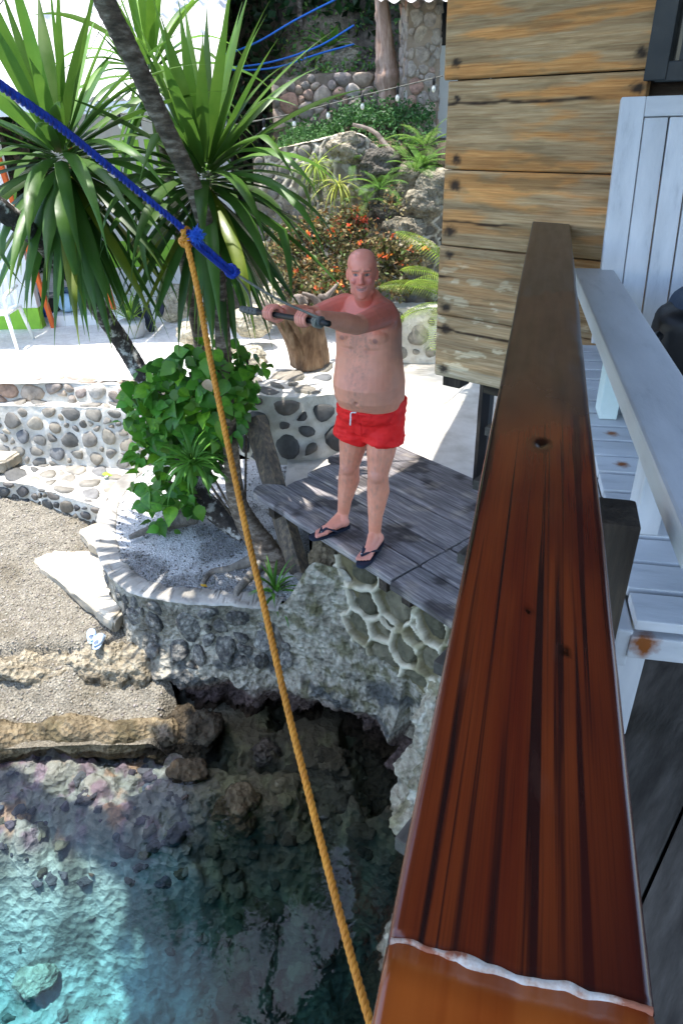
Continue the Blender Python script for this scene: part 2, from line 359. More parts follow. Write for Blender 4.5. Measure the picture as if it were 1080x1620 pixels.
def bed_col(x, y, z):
    rocky = sstep(-1.45, -.8, x + .15 * fbm((x * 2, y * 2, 3), 3)) * sstep(-1.0, .8, y); reef = sstep(-.42, -.2, z) * (1 - rocky)
    sand = V(.76, .80, .77); brown = V(.20, .15, .085); pur = V(.34, .24, .30); pale = V(.40, .38, .36)
    n1 = fbm((x * 4, y * 4, 9), 4); n2 = fbm((x * 6, y * 6, 4), 4)
    c = sand.lerp(V(.24, .25, .22), sstep(-.15, .4, n1) * .8)
    r = pale.lerp(pur, sstep(.0, .45, n2)).lerp(V(.62, .33, .20), sstep(.25, .55, n1) * .7)
    c = c.lerp(r, reef).lerp(brown.lerp(V(.33, .30, .17), sstep(-.2, .5, n1)), rocky * .92)
    return tuple(c)
m_bed = M('seabed', [(.3, (.55, .53, .47)), (.7, (.82, .80, .74))], scale=9, detail=10, bump=.9, bscale=22, vor=.8, vscale=16, rough=.95, attr=True, bdist=.06, low=.25)
def bedfn(u, v):
    x = -3.1 + 4.1 * u; y = 1.3 + 2.95 * v; return V(x, y, bed_z(x, y))
vs, fs, cs = grid(bedfn, 340, 250, lambda u, v, p: bed_col(p.x, p.y, p.z))
setp(mk('seabed', vs, fs, m_bed, cols=cs), kind='structure')
vs, fs, cs = grid(lambda u, v: (lambda x, y: V(x, y, bed_z(x, y) - .03))(-9 + 10.5 * u, -3 + 6.6 * v), 90, 60, lambda u, v, p: bed_col(p.x, p.y, p.z))
setp(mk('seabed', [p if not (-3.05 < p.x < .9 and p.y > 1.4) else p - V(0, 0, .5) for p in vs], fs, m_bed, cols=cs), kind='structure')
o = mk('seabed', [V(-60, -60, -2.7), V(40, -60, -2.7), V(40, 4.3, -2.7), V(-60, 4.3, -2.7)], [(0, 1, 2, 3)], m_bed, smooth=False, cols=[(.8, .8, .75)] * 4); setp(o, kind='structure')
# water: closed body, clear surface and absorbing volume
mw = bpy.data.materials.new('sea_water'); mw.use_nodes = True; n = mw.node_tree.nodes; L = mw.node_tree.links.new
n.remove(n['Principled BSDF']); out = n['Material Output']
tr = n.new('ShaderNodeBsdfTransparent'); tr.inputs[0].default_value = (.97, 1, 1, 1); gl = n.new('ShaderNodeBsdfGlossy'); gl.inputs['Roughness'].default_value = .02
fz = n.new('ShaderNodeFresnel'); fz.inputs['IOR'].default_value = 1.333; mx = n.new('ShaderNodeMixShader')
tc = n.new('ShaderNodeTexCoord'); nz = n.new('ShaderNodeTexNoise'); nz.inputs['Scale'].default_value = 2.6; nz.inputs['Detail'].default_value = 4; L(tc.outputs['Object'], nz.inputs['Vector'])
bp = n.new('ShaderNodeBump'); bp.inputs['Strength'].default_value = .12; bp.inputs['Distance'].default_value = .05; L(nz.outputs['Fac'], bp.inputs['Height'])
L(bp.outputs[0], gl.inputs['Normal']); L(bp.outputs[0], fz.inputs['Normal'])
L(fz.outputs[0], mx.inputs[0]); L(tr.outputs[0], mx.inputs[1]); L(gl.outputs[0], mx.inputs[2]); L(mx.outputs[0], out.inputs['Surface'])
va = n.new('ShaderNodeVolumeAbsorption'); va.inputs['Color'].default_value = (.10, .74, .87, 1); va.inputs['Density'].default_value = .62; L(va.outputs[0], out.inputs['Volume'])
X0, X1, Y0, Y1, Z0 = -59, 39, -59, 4.25, -3.2
vs = [V(X0, Y0, Z0), V(X1, Y0, Z0), V(X1, Y1, Z0), V(X0, Y1, Z0), V(X0, Y0, 0), V(X1, Y0, 0), V(X1, Y1, 0), V(X0, Y1, 0)]
setp(mk('water', vs, [(3, 2, 1, 0), (4, 5, 6, 7), (0, 1, 5, 4), (1, 2, 6, 5), (2, 3, 7, 6), (3, 0, 4, 7)], mw, smooth=False), kind='structure')

def beach_z(x, y):
    z = .10 + .42 * max(0, y - 3.5) + .03 * fbm((x * 1.5, y * 1.5, 0), 3)
    z = min(z, .34 + .03 * fbm((x, y, 5), 2)) if y < 4.1 else lerp(.34, lerp(.46, .74, sstep(4.2, 6.0, y)), sstep(4.0, 4.2, y))
    return z + .012 * fbm((x * 8, y * 8, 0), 3) - .25 * sstep(-1.45, -1.25, x) * sstep(4.1, 3.7, y)
def beach_col(u, v, p):
    wet = sstep(3.75, 3.45, p.y); n1 = fbm(p * 2.2, 4); c = V(1.05, 1.03, .97).lerp(V(.62, .56, .44), sstep(.0, .5, n1) * .6 + wet * .5)
    return tuple(c)
vs, fs, cs = grid(lambda u, v: (lambda x, y: V(x, y, beach_z(x, y)))(lerp(-9, -1.30 - .5 * sstep(3.7, 4.6, 3.42 + 3.5 * v), u ** .6), 3.42 + 3.5 * v), 150, 110, beach_col)
setp(mk('beach', vs, fs, m_gravel, cols=cs), kind='structure')
pts = []
while len(pts) < 5200:
    x, y = rng.uniform(-3.6, -1.4), rng.uniform(3.5, 6.0); pts.append(V(x, y, beach_z(x, y) + .001))
gravel('beach_gravel', pts, m_pebble, 'loose pale coral gravel scattered over the small beach', 'gravel', size=(.005, .014))
# courtyard, path, hill
def court_z(x, y): return 1.74 + .03 * fbm((x * .9, y * .9, 0), 4) + .012 * fbm((x * 6, y * 6, 0), 3)
vs, fs, _ = grid(lambda u, v: (lambda x, y: V(x, y, court_z(x, y)))(-14 + 14.2 * u, 6.55 + 6 * v), 150, 70)
setp(mk('courtyard_sand', vs, fs, m_sand), kind='structure')
vs, fs, _ = grid(lambda u, v: (lambda x, y: V(x, y, 1.40 + .02 * fbm((x * 1.1, y * 1.1, 2), 4)))(-.45 + 6 * u, 4.35 + 5 * v), 60, 50)
setp(mk('path', vs, fs, m_path), kind='structure')
def hill_z(x, y):
    right = sstep(-1.7, -.4, x)
    a = 1.6 + 1.95 * sstep(8.75, 8.95, y) + .08 * max(0, min(y, 11) - 9) + .7 * sstep(10.7, 10.95, y) + 1.15 * max(0, y - 11.6)
    b = 1.6 + 2.2 * sstep(12.4, 13.2, y) + 1.1 * max(0, y - 13)
    z = lerp(b, a, right); r = sstep(10.9, 11.6, y) + .25 * sstep(8.9, 9.2, y) * sstep(11.4, 10.8, y)
    return z + r * (.28 * fbm((x * .8, y * .8, 0), 5) + .12 * fbm((x * 3, y * 3, 0), 3))
def hill_col(u, v, p):
    n1 = fbm(p * 1.1, 4); c = V(1, 1, 1).lerp(V(2.6, 2.5, 2.2), sstep(.05, .5, n1) * sstep(12.8, 11.2, p.y)); return tuple(c)
vs, fs, cs = grid(lambda u, v: (lambda x, y: V(x, y, hill_z(x, y)))(-16 + 34 * u, 8.2 + 22 * v), 260, 200, hill_col)
setp(mk('hillside', vs, fs, m_soil, cols=cs), kind='structure')
vs, fs, _ = grid(lambda u, v: V(-80 + 160 * u, 7.3 + 120 * v, 1.30), 4, 4)
setp(mk('ground', vs, fs, m_soil, cols=[(1, 1, 1)] * len(vs)), kind='structure')

# ---------------------------------------------------------------- rock wall below planter, platform and deck
PL = [V(-1.95, 6.35, 0), V(-2.10, 5.85, 0), V(-2.12, 5.3, 0), V(-1.98, 4.72, 0), V(-1.78, 4.33, 0), V(-1.54, 4.09, 0), V(-1.25, 3.97, 0), V(-.9, 3.91, 0), V(-.5, 3.84, 0), V(-.2, 3.72, 0), V(.05, 3.60, 0), V(.28, 3.44, 0), V(.47, 3.24, 0), V(.64, 2.95, 0)]
NP = 160
PLC = cat(PL, NP)
def pl_n(i):
    t = PLC[min(i + 1, NP - 1)] - PLC[max(i - 1, 0)]; return V(t.y, -t.x, 0).normalized()
INSIDE = V(-1.2, 5.0, 0)
PROF = [(-.02, 0), (-.10, .02), (-.28, .03), (-.45, .05), (-.60, .10), (-.72, .15), (-.80, .12), (-.86, .06), (-.95, -.02), (-1.05, .0), (-1.15, .08), (-1.3, .12), (-1.55, .45), (-1.9, .8)]
def prof(v):
    t = v * (len(PROF) - 1); k = min(int(t), len(PROF) - 2); t -= k
    return lerp(PROF[k][0], PROF[k + 1][0], t), lerp(PROF[k][1], PROF[k + 1][1], t)
def rock_pt(u, v):
    t = u * (NP - 1); i = min(int(t), NP - 2); p = lerp(PLC[i], PLC[i + 1], t - i); nn = lerp(pl_n(i), pl_n(min(i + 1, NP - 1)), t - i)
    if nn.dot(p - INSIDE) < 0: nn = -nn
    z, o = prof(v); sea = sstep(.25, .41, u); rise = .44 * sstep(.62, .70, u) - .56 * sstep(.75, .85, u); top = 1.0 + rise + .03 * fbm(p * 3, 2)
    oo = o * sea + (0 if o > 0 else 0) + .03 * (1 - sea) * min(1, -z * 2)
    q = V(p.x, p.y, 0) + nn * oo; q.z = top + z * (1.0 if z > -.86 else 1.0) + (-rise) * sstep(.0, .8, -z)
    d = sstep(.03, .22, v); rough_ = .35 + .65 * sstep(.2, .5, v)
    dsp = .10 * (noise.turbulence(q * 3.2, 5, False) - .45) + .05 * (.5 - noise.voronoi(q * 9)[0][0]) + .022 * fbm(q * 22, 3)
    under = sstep(.45, .58, v)
    q += nn * (dsp * d * rough_ * (1 + .9 * sea * under)); q.z += .05 * fbm(q * 5, 3) * d * sea
    return q
def rock_col(u, v, p):
    n1 = fbm(p * 5, 4); n2 = fbm(p * 11 + V(3, 1, 0), 3); sea = sstep(.25, .43, u)
    c = V(1.15, 1.14, 1.10) * (1 + .3 * n2); c = c.lerp(V(.42, .40, .34), sstep(.05, .5, n1) * .7)
    c = c.lerp(V(.30, .30, .14), sstep(.0, .4, n2) * sstep(.5, .68, u) * .8)            # algae under the platform
    c = c.lerp(V(.22, .26, .33), sstep(.0, .4, n1) * sstep(.72, .5, p.z) * sea * .8)     # blue-black splash band
    c = c.lerp(V(.30, .22, .23), sstep(.33, .16, p.z + .06 * n1) * sea)                   # purple coralline band
    c = c.lerp(V(.22, .155, .10), sstep(.06, -.08, p.z) * sea)
    return tuple(c)
vs, fs, cs = grid(rock_pt, 420, 130, rock_col)
rockw = thing('rock_planter', 'rounded coral rock planter with grey gravel and scored concrete rim beneath the tree', 'planter', V(-1.2, 4.9, 0))
mk('rock_face', vs, fs, m_coral, rockw, cols=cs)
# gravel bed in the planter and the scored rim
inner = [PLC[i] + (INSIDE - PLC[i]).normalized() * .10 for i in range(0, int(NP * .72), 4)]
def fill(u, v):
    t = u * (len(inner) - 1); i = min(int(t), len(inner) - 2); e = lerp(inner[i], inner[i + 1], t - i); c = V(-.35, 6.1, 0)
    p = lerp(e, c, v); h = .975 + .05 * v + .02 * fbm(p * 3, 3) + .04 * sstep(-.9, -.2, p.x) * sstep(3.85, 4.2, p.y) ; return V(p.x, p.y, h)
def fillc(u, v, p):
    g = sstep(-.05, .25, fbm(p * 2, 3) + (4.75 - p.y) * .55); c = V(2.1, 2.1, 2.1).lerp(V(1, 1, 1), g); return tuple(c)  # pale sandy back, with the sunlight on it put into the colour
vs, fs, cs = grid(fill, 120, 40, fillc); mk('gravel_bed', vs, fs, m_pgravel, rockw, cols=cs)
pts = []
for _ in range(4200):
    p = fill(rng.random() ** .9, rng.random() ** 1.5 * .9)
    if fillc(0, 0, p)[0] < 1.6 or rng.random() < .25: pts.append(p + V(0, 0, .002))
gravel('gravel', pts, m_pgravel, None, None, rockw, (.005, .011))
def rim(u, v):
    t = u * (NP - 1) * .625; i = min(int(t), NP - 2); p = lerp(PLC[i], PLC[i + 1], t - i); nn = pl_n(i)
    if nn.dot(p - INSIDE) < 0: nn = -nn
    a = v * math.pi; s = p + nn * (.040 - (1 - math.cos(a)) * .085); tick = .006 * sstep(.22, .34, noise.noise(V(t * 1.9, a * .5 + t * .3, 0))) * math.sin(a)
    s.z = .966 + .024 * math.sin(a) ** .4 + .012 * fbm(s * 7, 3) - tick; s += nn * .012 * fbm(s * 8, 3); return s
vs, fs, cs = grid(rim, 700, 12, lambda u, v, p: tuple(V(.82, .82, .82) * (1 + .5 * fbm(p * 5, 4)))); mk('rim', vs, fs, m_conc, rockw, cols=cs)
# stones set in the planter face
def rs(u0, u1, z0, z1):
    W = (u1 - u0) * 6.4; H = z1 - z0
    def S2(s, t):
        def P(s, t):
            tt = (u0 + (u1 - u0) * s / W) * (NP - 1); i = max(0, min(int(tt), NP - 2)); p = lerp(PLC[i], PLC[i + 1], tt - i); nn = pl_n(i)
            if nn.dot(p - INSIDE) < 0: nn = -nn
            zt = z0 + t - 1.0; v = 0
            while v < .95 and prof(v)[0] > zt: v += .01
            u = u0 + (u1 - u0) * s / W; q = sum((rock_pt(u + a * .006, v + b_ * .012) for a in (-1, 0, 1) for b_ in (-1, 0, 1)), V(0, 0, 0)) / 9; return q, (nn + V(0, 0, .2)).normalized()
        return P(s, t)
    return S2, W, H
S2, W, H = rs(.28, .66, .42, .93)
stones(rockw, S2, W, H, .15, m_crust, gap=.004, h=.022, rnd=random.Random(5), keep=lambda s, t: fbm((s * 2.5, t * 3, 1), 2) > -.12, asp=1.3, shrink=(.8, 1.0))
S2, W, H = rs(.13, .28, .55, .93)
stones(rockw, S2, W, H, .14, m_crust, gap=.02, h=.014, rnd=random.Random(6), keep=lambda s, t: fbm((s * 2, t * 2, 4), 2) > -.05, shrink=(.6, .95))

# rock wall that carries the deck (right of the inlet) + mortar-and-stone patch below the platform
RB = [V(.24, 3.75, 0), V(.30, 3.35, 0), V(.30, 2.9, 0), V(.24, 2.4, 0), V(.16, 1.95, 0), V(.08, 1.4, 0), V(-.02, .8, 0), V(-.15, 0, 0), V(-.4, -1.5, 0)]
RBC = cat(RB, 120)
def rr_pt(u, v):
    t = u * 119; i = min(int(t), 118); p = lerp(RBC[i], RBC[i + 1], t - i); tz = lerp(-1.6, 1.56, v)
    off = lerp(-.35, .0, sstep(-1.6, -.1, tz)) if tz < 0 else .30 * (tz / 1.56) ** 1.3
    q = V(p.x + off, p.y, tz); d = .16 * (noise.turbulence(q * 2.6, 5, False) - .45) + .07 * (.5 - noise.voronoi(q * 8)[0][0]) + .025 * fbm(q * 24, 3)
    return q + V(-1, -.15, .1) * d * (1 - .5 * sstep(1.2, 1.56, tz))
def rr_col(u, v, p):
    n1 = fbm(p * 5, 4); n2 = fbm(p * 10 + V(7, 0, 0), 3); c = V(1.25, 1.18, 1.05) * (1 + .25 * n2)
    ve = noise.voronoi(V(p.x * 4, p.y * 4.5, p.z * 5))[0]; c = c.lerp(V(1.7, 1.75, 1.75), sstep(.12, .03, ve[1] - ve[0]) * .8 * sstep(.3, .7, p.z))
    c = c.lerp(V(.55, .50, .26), sstep(.1, .5, n1) * .7); c = c.lerp(V(.42, .46, .5), sstep(.25, .5, n2) * .6)
    return tuple(c.lerp(V(.22, .16, .10), sstep(.15, -.05, p.z + .04 * n1)))
vs, fs, cs = grid(rr_pt, 330, 170, rr_col)
mk('deck_rock_wall', vs, [f[::-1] for f in fs], m_coral, cols=cs)
setp(bpy.data.objects['deck_rock_wall'], 'craggy pale rock wall rising from the water under the brown rail', 'rock wall')
# masonry wall directly under the platform front
m_moss = M('mossy_stone', [(0, (.06, .055, .035)), (.4, (.12, .11, .07)), (.7, (.17, .15, .10)), (1, (.09, .09, .05))], byobj=True, scale=12, bump=.9, bscale=24, vor=.5, vscale=24, rough=.9, bdist=.03)
pmw = thing('platform_masonry_wall', 'mossy stone wall with thick wavy mortar right under the wooden platform', 'stone wall', V(.1, 3.5, .8))
pb = [V(-.02, 3.62, .90), V(.12, 3.48, .86), V(.28, 3.32, .84), V(.50, 3.05, .84), V(.66, 2.85, .84)]
ptp = [V(-.06, 3.72, 1.50), V(.10, 3.55, 1.50), V(.30, 3.38, 1.50), V(.54, 3.10, 1.50), V(.70, 2.90, 1.50)]
S2, W, H = strip(pb, ptp)
def pmc(u, v, p):
    n1 = fbm(p * 6, 4); return tuple(V(.90, .86, .74).lerp(V(.34, .31, .18), sstep(-.05, .45, n1) * .85))
sites = stones(pmw, S2, W, H, .17, m_moss, rnd=random.Random(9), asp=1.0, dry=True)
def pmf(u, v):
    s, t = u * W, v * H; p, n = S2(s, t); wv = vein(sites, s + .02 * fbm((s * 8, t * 8, 0), 2), t + .02 * fbm((s * 8, t * 8, 5), 2)); k = sstep(.026, .010, wv + .008 * fbm(p * 9, 2)); PMK.append(k)
    return p + n * (.045 * k - .02 + .020 * fbm(p * 10, 4))
PMK = []
vs, fs, _ = grid(pmf, 90, 60); cs = [tuple(V(.20, .175, .10).lerp(V(*pmc(0, 0, p)), k)) for p, k in zip(vs, PMK)]; mk('mortar', vs, fs, m_mortar, pmw, cols=cs)
stones(pmw, S2, W, H, .17, m_moss, gap=.014, h=.022, rnd=random.Random(29), shrink=(.85, 1.0), pts=sites, base=-.022)

# ---------------------------------------------------------------- retaining walls on the left
def stone_wall(name, label, pb, ptop, depth_dir, depth, cell, m, seed, h=.02, gap=.012, topcell=None, topm=None, mcol=(1, 1, 1), asp=1.1, cat_='stone wall', shrink=(.80, .98), veins=0):
    base = Vector(pb[len(pb) // 2]); t = thing(name, label, cat_, base)
    S2, W, H = strip(pb, ptop)
    if veins:
        st_ = stones(t, S2, W, H, cell, m, rnd=random.Random(seed), asp=asp, dry=True); KK = []
        def vf(u, v):
            s, q = u * W, v * H; p, n = S2(s, q); k = sstep(veins * 1.5, veins * .5, vein(st_, s + .03 * fbm((s * 7, q * 7, 0), 2), q + .03 * fbm((s * 7, q * 7, 5), 2))) * sstep(-.35, .1, fbm(p * 1.4, 3) + .15); KK.append(k); return p + n * (.03 * k + .07 * fbm(p * 2.2, 4) + .02 * fbm(p * 9, 3))
        vs, fs, _ = grid(vf, int(W / .022), int(H / .022)); cs = [tuple((V(.34, .31, .27) * (1 + .5 * fbm(p * 4, 4))).lerp(V(*mcol), k)) for p, k in zip(vs, KK)]; mk('mortar', vs, fs, m_mortar, t, cols=cs)
        stones(t, S2, W, H, cell, m, gap=gap, h=h, rnd=random.Random(seed + 3), shrink=shrink, pts=st_, base=.0)
    else:
        mortar_face('mortar', S2, W, H, m_mortar, t, .014, .03, lambda u, v, p: tuple(V(*mcol) * (1 + .22 * fbm(p * 3, 3) - .25 * max(0, fbm(p * 9, 3)))))
        stones(t, S2, W, H, cell, m, gap=gap, h=h, rnd=random.Random(seed), asp=asp, shrink=shrink)
    if depth:
        pbk = [Vector(p) + Vector(depth_dir) * depth for p in ptop]
        S3, W3, H3 = strip(ptop, pbk); mortar_face('cap', S3, W3, H3, m_mortar, t, .012, .03, lambda u, v, p: tuple(V(*mcol) * (1 + .12 * fbm(p * 3, 3))))
        if topcell: stones(t, S3, W3, H3, topcell, topm or m, gap=gap, h=h * .5, rnd=random.Random(seed + 1), asp=1.2, shrink=shrink)
    return t
wb = [V(-5.6, 6.95, .90), gz(0, 735, .92), gz(100, 738, .92), gz(225, 745, .92), V(-1.6, 6.05, .92)]
wt = [p + V(-.0, .10, .62) for p in wb]
stone_wall('retaining_wall', 'sunlit cobble retaining wall of dark stones in white mortar below the sand yard', wb, wt, V(.1, .99, 0), .22, .125, m_stone, 21, topcell=.16)
# rough upper course behind it
ub = [p + V(.02, .22, .60) for p in wb]; ut = [p + V(0, .06, .20) for p in ub]
stone_wall('rough_stone_kerb', 'low rough coral stone kerb edging the white sand yard', ub, ut, V(0, 1, 0), .2, .12, m_tstone, 25, h=.03, gap=.006, asp=1.4, shrink=(.9, 1), topcell=.13)
bb = [V(-5.4, 6.1, .60), gz(0, 800, .62), gz(80, 818, .62), gz(155, 838, .62), gz(200, 850, .62)]
bt = [V(-5.4, 6.3, .93), gz(0, 762, .93), gz(80, 778, .93), gz(155, 802, .93), gz(200, 815, .93)]
stone_wall('cobble_bench', 'low cobbled bench step of flat grey stones at the foot of the retaining wall', bb, bt, V(.12, .99, 0), .78, .105, m_dstone, 31, topcell=.17, topm=m_stone, asp=1.35)
# seat wall behind the man
sb = [V(-1.05, 5.75, 1.35), V(-.75, 5.42, 1.35), V(-.35, 5.30, 1.35), V(.1, 5.38, 1.35), V(.42, 5.62, 1.35), V(.52, 6.0, 1.35)]
stp = [p + V(0, .06, .60) for p in sb]
stone_wall('cobble_seat_wall', 'curved whitewashed seat wall with big dark cobbles behind the man', sb, stp, V(-.15, .98, 0), .75, .20, m_dstone, 43, h=.035, gap=.02, topcell=.22, topm=m_stone, asp=1.3, mcol=(1.1, 1.1, 1.08), shrink=(.76, .97))
# wall right of the man, below the palm
rb = [V(.50, 7.9, 1.40), V(.95, 7.75, 1.40), V(1.5, 7.7, 1.40), V(2.3, 7.9, 1.40)]
stone_wall('palm_bed_wall', 'short wall of squarish yellow and grey stones below the palm fronds', rb, [p + V(0, .05, .62) for p in rb], V(0, 1, 0), .3, .2, m_stone, 47, gap=.02, asp=1.0)
m_pstone = M('pale_terrace_stone', [(0, (.16, .15, .13)), (.4, (.26, .24, .20)), (.7, (.12, .115, .105)), (1, (.32, .28, .23))], byobj=True, scale=10, bump=.6, bscale=22, rough=.9, bdist=.03)
# terrace walls on the hill
tb = [V(-.9, 8.75, 1.7), V(-.2, 8.72, 1.7), V(.4, 8.6, 1.7), V(1.0, 8.7, 1.7), V(2.2, 8.8, 1.7)]
tt = [V(-.9, 8.95, 3.55), V(-.2, 8.92, 3.68), V(.4, 8.8, 3.72), V(1.0, 8.9, 3.2), V(2.2, 9.0, 3.1)]
stone_wall('vein_mortar_terrace_wall', 'tall hillside terrace wall with pale vein-like mortar behind the flowers', tb, tt, V(0, 1, 0), .35, .16, m_pstone, 51, gap=.014, asp=.75, h=.022, shrink=(.82, .98), mcol=(1.05, 1.0, .9), veins=.014)
t1 = [V(-.75, 10.75, 3.68), V(-.1, 10.62, 3.72), V(.5, 10.6, 3.72), V(1.15, 10.7, 3.72)]
stone_wall('upper_terrace_wall', 'upper dry stone terrace wall with concrete cap below the dark wood', t1, [p + V(0, .06, .68) for p in t1], V(0, 1, 0), .3, .16, m_tstone, 57, h=.03, gap=.002, shrink=(.97, 1.04), mcol=(.32, .27, .23))
# ---------------------------------------------------------------- slabs, ledges
def rough_slab(name, label, top, th, cat_, amp=.012):
    t = prism(name, top, th, m_conc, bev=.02, seg=3); me = t.data
    bm = bmesh.new(); bm.from_mesh(me); bmesh.ops.triangulate(bm, faces=bm.faces)
    for _ in range(4):
        es = [e for e in bm.edges if e.calc_length() > .05]
        if es: bmesh.ops.subdivide_edges(bm, edges=es, cuts=1); bmesh.ops.triangulate(bm, faces=[f for f in bm.faces if len(f.verts) > 3])
    for v in bm.verts: v.co += V(fbm(v.co * 7, 3), fbm(v.co * 7 + V(5, 0, 0), 3), fbm(v.co * 5 + V(0, 9, 0), 3) * .6) * amp * (2.2 if v.co.z < -th * .3 else 1)
    bm.to_mesh(me); bm.free()
    a = me.color_attributes.new('Col', 'FLOAT_COLOR', 'POINT')
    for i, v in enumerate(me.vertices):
        k = 1.0 if v.co.z > -.02 else .62; a.data[i].color = (1.12 * k, 1.06 * k, .94 * k, 1)  # slab sides darkened in the colour to stand for shade
    me.polygons.foreach_set('use_smooth', [True] * len(me.polygons)); return setp(t, label, cat_)
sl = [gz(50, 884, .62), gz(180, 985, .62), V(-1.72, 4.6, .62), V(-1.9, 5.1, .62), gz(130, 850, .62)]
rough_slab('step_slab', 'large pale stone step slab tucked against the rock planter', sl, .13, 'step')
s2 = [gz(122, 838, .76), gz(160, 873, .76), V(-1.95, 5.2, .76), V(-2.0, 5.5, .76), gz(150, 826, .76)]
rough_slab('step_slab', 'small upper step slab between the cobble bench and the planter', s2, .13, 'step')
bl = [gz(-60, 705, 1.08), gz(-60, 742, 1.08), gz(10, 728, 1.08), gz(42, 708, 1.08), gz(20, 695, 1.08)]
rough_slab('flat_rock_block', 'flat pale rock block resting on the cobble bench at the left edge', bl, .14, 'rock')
def ledge(name, label, A, B, wd, ht, colf, n=(150, 28), amp=.07, cat_='rock ledge'):
    def fn(u, v):
        p = lerp(A, B, u ** .55); p = p + V(0, .07 * fbm((p.x * 1.1, 3, ht * 9), 3), 0); a = v * math.pi; e_ = sstep(0, .05, 1 - u) ** .5 * (1 + .38 * fbm((p.x * 1.7, 8, ht * 9), 3)); d = (B - A).normalized(); nn = V(d.y, -d.x, 0)
        q = p + nn * (wd * e_ * math.cos(a)) + V(0, 0, ht * e_ * math.sin(a) ** .6)
        return q + (nn * math.cos(a) + V(0, 0, math.sin(a))) * amp * (noise.turbulence(q * 3.1, 5, False) - .4 + .35 * fbm(q * 14, 3))
    vs, fs, cs = grid(fn, n[0], n[1], colf); return setp(mk(name, vs, fs, m_coral, cols=cs), label, cat_)
ledge('rock_ledge', 'long sunlit coral rock ledge across the beach where the slippers lie', V(-5, 4.12, .22), V(-1.45, 4.02, .20), .20, .24,
      amp=.11, colf=lambda u, v, p: tuple(V(.95, .88, .76).lerp(V(.40, .35, .28), sstep(.1, .5, fbm(p * 4, 4)) * .8 + .5 * sstep(.36, .25, p.z))))
ledge('shore_ledge', 'brown concrete ledge along the waterline below the beach', V(-5, 3.49, -.06), V(-1.22, 3.57, -.06), .13, .25,
      lambda u, v, p: tuple(V(.60, .50, .36).lerp(V(.26, .22, .13), sstep(-.1, .4, fbm(p * 5, 4)) * .8).lerp(V(.5, .4, .38), sstep(.1, .4, fbm(p * 3 + V(4, 0, 0), 3)) * .6)), amp=.035)
# shallow reef rocks at the water's edge and boulders on the bed
def boulder(name, label, c, r, colr, group=None, seed=0, amp=.25, m=None, cat_='rock'):
    bm = bmesh.new(); bmesh.ops.create_icosphere(bm, subdivisions=4, radius=1); vs = []; cs = []
    for v in bm.verts:
        d = v.co.copy(); k = 1 + amp * fbm(d * 1.2 + V(seed, 0, 0), 4) + amp * .35 * (.5 - noise.voronoi(d * 3.5 + V(seed, 0, 0))[0][0])
        p = Vector(c) + V(d.x * r[0], d.y * r[1], d.z * r[2]) * k; vs.append(p); g = 1 + .35 * fbm(p * 9, 3); cs.append((colr[0] * g, colr[1] * g, colr[2] * g))
    fs = [tuple(v.index for v in f.verts) for f in bm.faces]; bm.free()
    return setp(mk(name, vs, fs, m or m_coral, cols=cs), label, cat_, group)
def onbed(px, py, up=.0):
    z = -1.0
    for _ in range(6): p = gz(px, py, z); z = bed_z(p.x, p.y)
    p = gz(px, py, z); return p + V(0, 0, up)
for k, (px, py, r, c, lb) in enumerate([
    (82, 1381, (.14, .10, .07), (.5, .55, .55), 'oval grey stone under the clear water nearest the left shore reef'),
    (117, 1431, (.10, .13, .07), (.6, .62, .6), 'elongated pale stone under water just right of the sunlit sand'),
    (33, 1440, (.06, .06, .04), (1.5, 1.4, 1.1), 'small creamy stone on the pale sand bed at far left'),
    (61, 1545, (.14, .13, .06), (1.1, 1.2, 1.1), 'broad flat pale stone under water at lower left'),
    (97, 1480, (.10, .07, .06), (.75, .6, .5), 'brownish stone under the water amid pale sand'),
    (347, 1370, (.17, .16, .15), (.42, .36, .2), 'round mossy brown rock under water at the edge of the shadow'),
    (378, 1285, (.17, .15, .15), (.36, .28, .18), 'dome shaped brown rock under water below the overhang'),
    (300, 1225, (.14, .10, .08), (.24, .18, .12), 'brown rock breaking the shallow water beside the overhang'),
    (262, 1195, (.10, .10, .10), (.18, .14, .11), 'dark jagged rock at the inner corner of the shore ledge'),
    (415, 1195, (.12, .10, .10), (.5, .42, .4), 'purplish rock in the shade under the overhang')]):
    boulder('sea_rock', lb, onbed(px, py, r[2] * .3), r, c, 'rocks in the water of the inlet', seed=k * 3.7, amp=.35)

